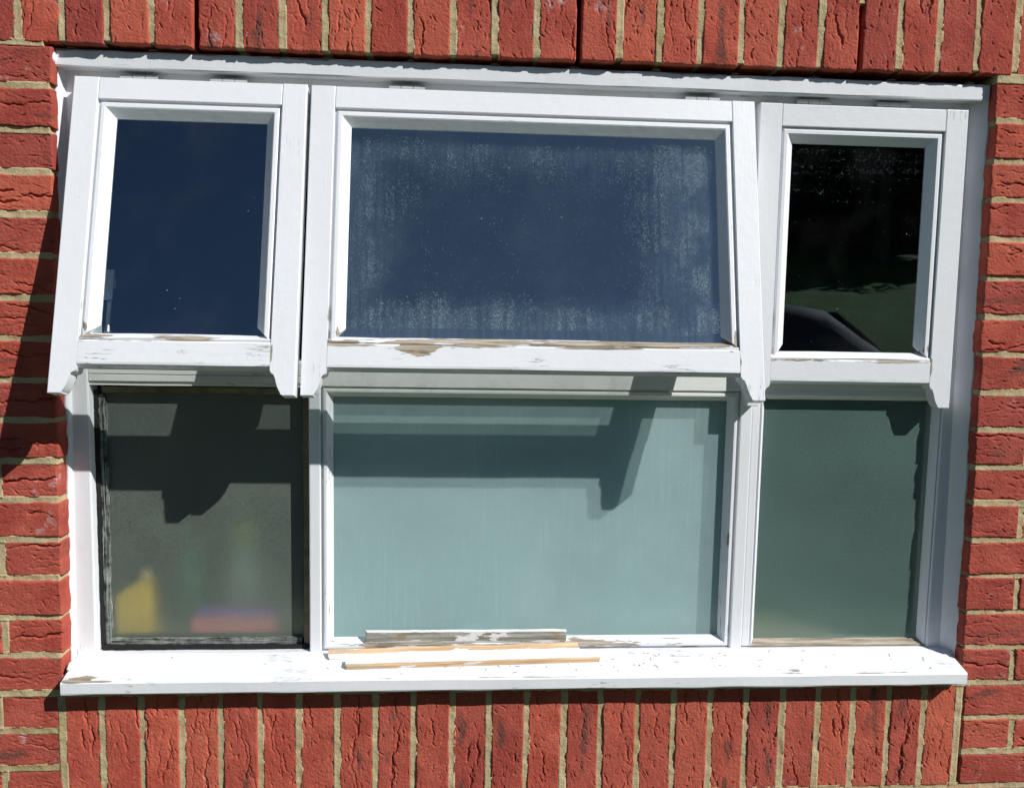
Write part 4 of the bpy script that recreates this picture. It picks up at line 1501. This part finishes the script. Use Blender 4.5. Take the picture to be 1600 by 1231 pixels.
# taller trees stand behind the first row
TM = [tree_meshes(4.6, 2.3, 5), tree_meshes(4.0, 2.0, 6)]
TREES = [(13.2, -22.5, 1.2, 0), (16.5, -24.0, 1.35, 1), (10.2, -23.5, 1.1, 1), (19.8, -23.0, 1.15, 0), (7.3, -24.5, 0.8, 0), (13.8, -29.5, 2.0, 0), (17.6, -29.0, 2.0, 1)]
TLAB = ['dark leafy garden tree in the middle of the row on the grass bank', 'broadest dark leafy tree of the front row on the grass bank', 'dark leafy garden tree beside the smallest one on the grass bank',
        'dark leafy garden tree at the far end of the row on the bank', 'smallest dark leafy garden tree at the near end of the row', 'tall dark tree behind the hedge, left of the tall pair', 'tall dark tree behind the hedge, right of the tall pair']
for (x, y, s, k), lb in zip(TREES, TLAB):
    e = empty('garden_tree', loc=(x, y, float(ground_z(np.array(x), np.array(y)))))
    e.scale = (s, s, s)
    e.rotation_euler[2] = x
    tag(e, lb, 'tree', 'dark trees on the bank opposite')
    link_mesh('trunk', TM[k][0], BARK, e)
    link_mesh('crown', TM[k][1], LEAF, e)
# clipped hedge behind the trees
rng = np.random.default_rng(3)
Vv, Ff = [], []
for k in range(16000):
    q = np.array([rng.uniform(-14, 30), -27.0 + rng.choice([-.9, .9]) * rng.uniform(0.6, 1.05), rng.uniform(0, 1) ** 0.8 * 2.3])
    u = rng.normal(size=3)
    u /= np.linalg.norm(u)
    w = np.cross(u, rng.normal(size=3))
    w /= np.linalg.norm(w)
    s = rng.uniform(0.12, 0.24)
    b = len(Vv)
    Vv += [q - u * s, q + w * s * 0.5, q + u * s, q - w * s * 0.5]
    Ff.append((b, b + 1, b + 2, b + 3))
me = bpy.data.meshes.new('foliage')
me.from_pydata([tuple(v) for v in Vv], [], Ff)
hd = empty('hedge', loc=(0, 0, float(ground_z(np.array(0.0), np.array(-27.0)))))
tag(hd, 'long dark green hedge at the top of the grass bank', 'hedge')
link_mesh('foliage', me, LEAF, hd)
bm = bmesh.new()
bmbox(bm, -14, 30, -27.8, -26.2, 0, 2.0)
bm_obj('twigs', bm, plain('hedge_inside', (0.02, 0.03, 0.012), 0.95), hd)


# parked car whose roof shows in the right-hand pane
def make_car(loc):
    e = empty('parked_car', loc=loc)
    tag(e, 'dark grey hatchback parked parallel to the house on the added tarmac strip', 'car')
    t = NT('car_paint')
    body_m = t.done(t.bsdf((0.055, 0.058, 0.064), 0.7, None, 0.12, 0.0))
    gl_m = plain('car_glass', (0.030, 0.033, 0.037), 0.18)
    rb = plain('tyre_rubber', (0.02, 0.02, 0.02), 0.85)
    rim = plain('alloy', (0.45, 0.46, 0.47), 0.3, metal=0.9)
    # side outline stations: x, bottom, waist height, roof height, half width at waist, half width at roof
    st = [(-2.02, .45, .72, .74, .62, .55), (-1.95, .28, .86, .90, .76, .62), (-1.70, .24, .95, 1.12, .84, .62), (-1.30, .22, .98, 1.40, .87, .62), (-0.7, .22, .99, 1.50, .88, .63),
          (0.0, .22, .98, 1.52, .88, .63), (0.5, .22, .97, 1.45, .88, .62), (0.95, .22, .95, 1.14, .87, .64), (1.2, .22, .93, .965, .86, .70), (1.6, .24, .86, .89, .83, .66), (1.92, .28, .74, .77, .74, .56), (2.02, .40, .60, .62, .60, .46)]
    bm = bmesh.new()
    rings = []
    for x, b, w, r, hw, hr in st:
        half = [(hw * 0.86, b), (hw * 0.98, b + .12), (hw, (b + w) / 2), (hw * 0.985, w), ((hw + hr) / 2 + .01, (w + r) / 2), (hr, r - .05 * (r - w)), (hr * .62, r), (0, r + .012)]
        full = [(y, z) for y, z in half] + [(-y, z) for y, z in half[-2::-1]]
        rings.append([bm.verts.new((x, y, z)) for y, z in full])
    for a, b in zip(rings, rings[1:]):
        for k in range(len(a) - 1):
            bm.faces.new((a[k], a[k + 1], b[k + 1], b[k]))
        bm.faces.new((a[-1], a[0], b[0], b[-1]))
    bm.faces.new(rings[0])
    bm.faces.new(rings[-1][::-1])
    bmesh.ops.subdivide_edges(bm, edges=list(bm.edges), cuts=1, use_grid_fill=True, smooth=0.4)
    bm_obj('body', bm, body_m, e, True)

    def sheet(name, pts, mat):
        bm = bmesh.new()
        c = sum((Vector(p) for p in pts), Vector()) / len(pts)
        n = (Vector(pts[1]) - Vector(pts[0])).cross(Vector(pts[2]) - Vector(pts[1])).normalized()
        if n.dot(c - Vector((0, 0, 0.9))) < 0:
            n = -n
        f = [bm.verts.new(Vector(p) + n * 0.03) for p in pts]
        b = [bm.verts.new(Vector(p) + n * 0.012) for p in pts]
        bm.faces.new(f)
        bm.faces.new(b[::-1])
        for i in range(len(pts)):
            j = (i + 1) % len(pts)
            bm.faces.new((f[i], b[i], b[j], f[j]))
        bm_obj(name, bm, mat, e)
    for s in (1, -1):
        sheet('side_window', [(-1.25, s * .80, 1.05), (-0.35, s * .81, 1.05), (-0.35, s * .735, 1.27), (-1.05, s * .735, 1.22)], gl_m)
        sheet('side_window', [(-0.27, s * .81, 1.05), (0.80, s * .80, 1.03), (0.52, s * .735, 1.24), (-0.27, s * .735, 1.27)], gl_m)
        for nm, x, w in (('headlight', 1.93, rim), ('tail_light', -1.97, plain('red_lens', (0.4, 0.01, 0.01), 0.2))):
            o = box(nm, x - .05, x + .06, s * .55 - .12, s * .55 + .12, .62, .74, w, e, 0.02)
        for x in (-1.25, 1.25):
            wh = lathe('wheel', [(.20, -.10), (.29, -.11), (.31, -.06), (.31, .06), (.29, .11), (.20, .10)], rb, e, 28)
            wh.rotation_euler = (math.pi / 2, 0, 0)
            wh.location = (x, s * .80, .31)
            rm = lathe('rim', [(.195, -.105), (.19, -.09), (.10, -.08), (.05, -.095), (.05, .095), (.10, .08), (.19, .09), (.195, .105)], rim, wh, 20)
    sheet('windscreen', [(0.62, -.58, 1.40), (0.62, .58, 1.40), (1.12, .66, 1.00), (1.12, -.66, 1.00)], gl_m)
    sheet('rear_window', [(-1.34, -.56, 1.38), (-1.34, .56, 1.38), (-1.70, .60, 1.10), (-1.70, -.60, 1.10)], gl_m)
    return e


CARY = -7.2
make_car((3.95, CARY, float(ground_z(np.array(3.95), np.array(CARY))) + 0.022))
print('bricks', NB[0])
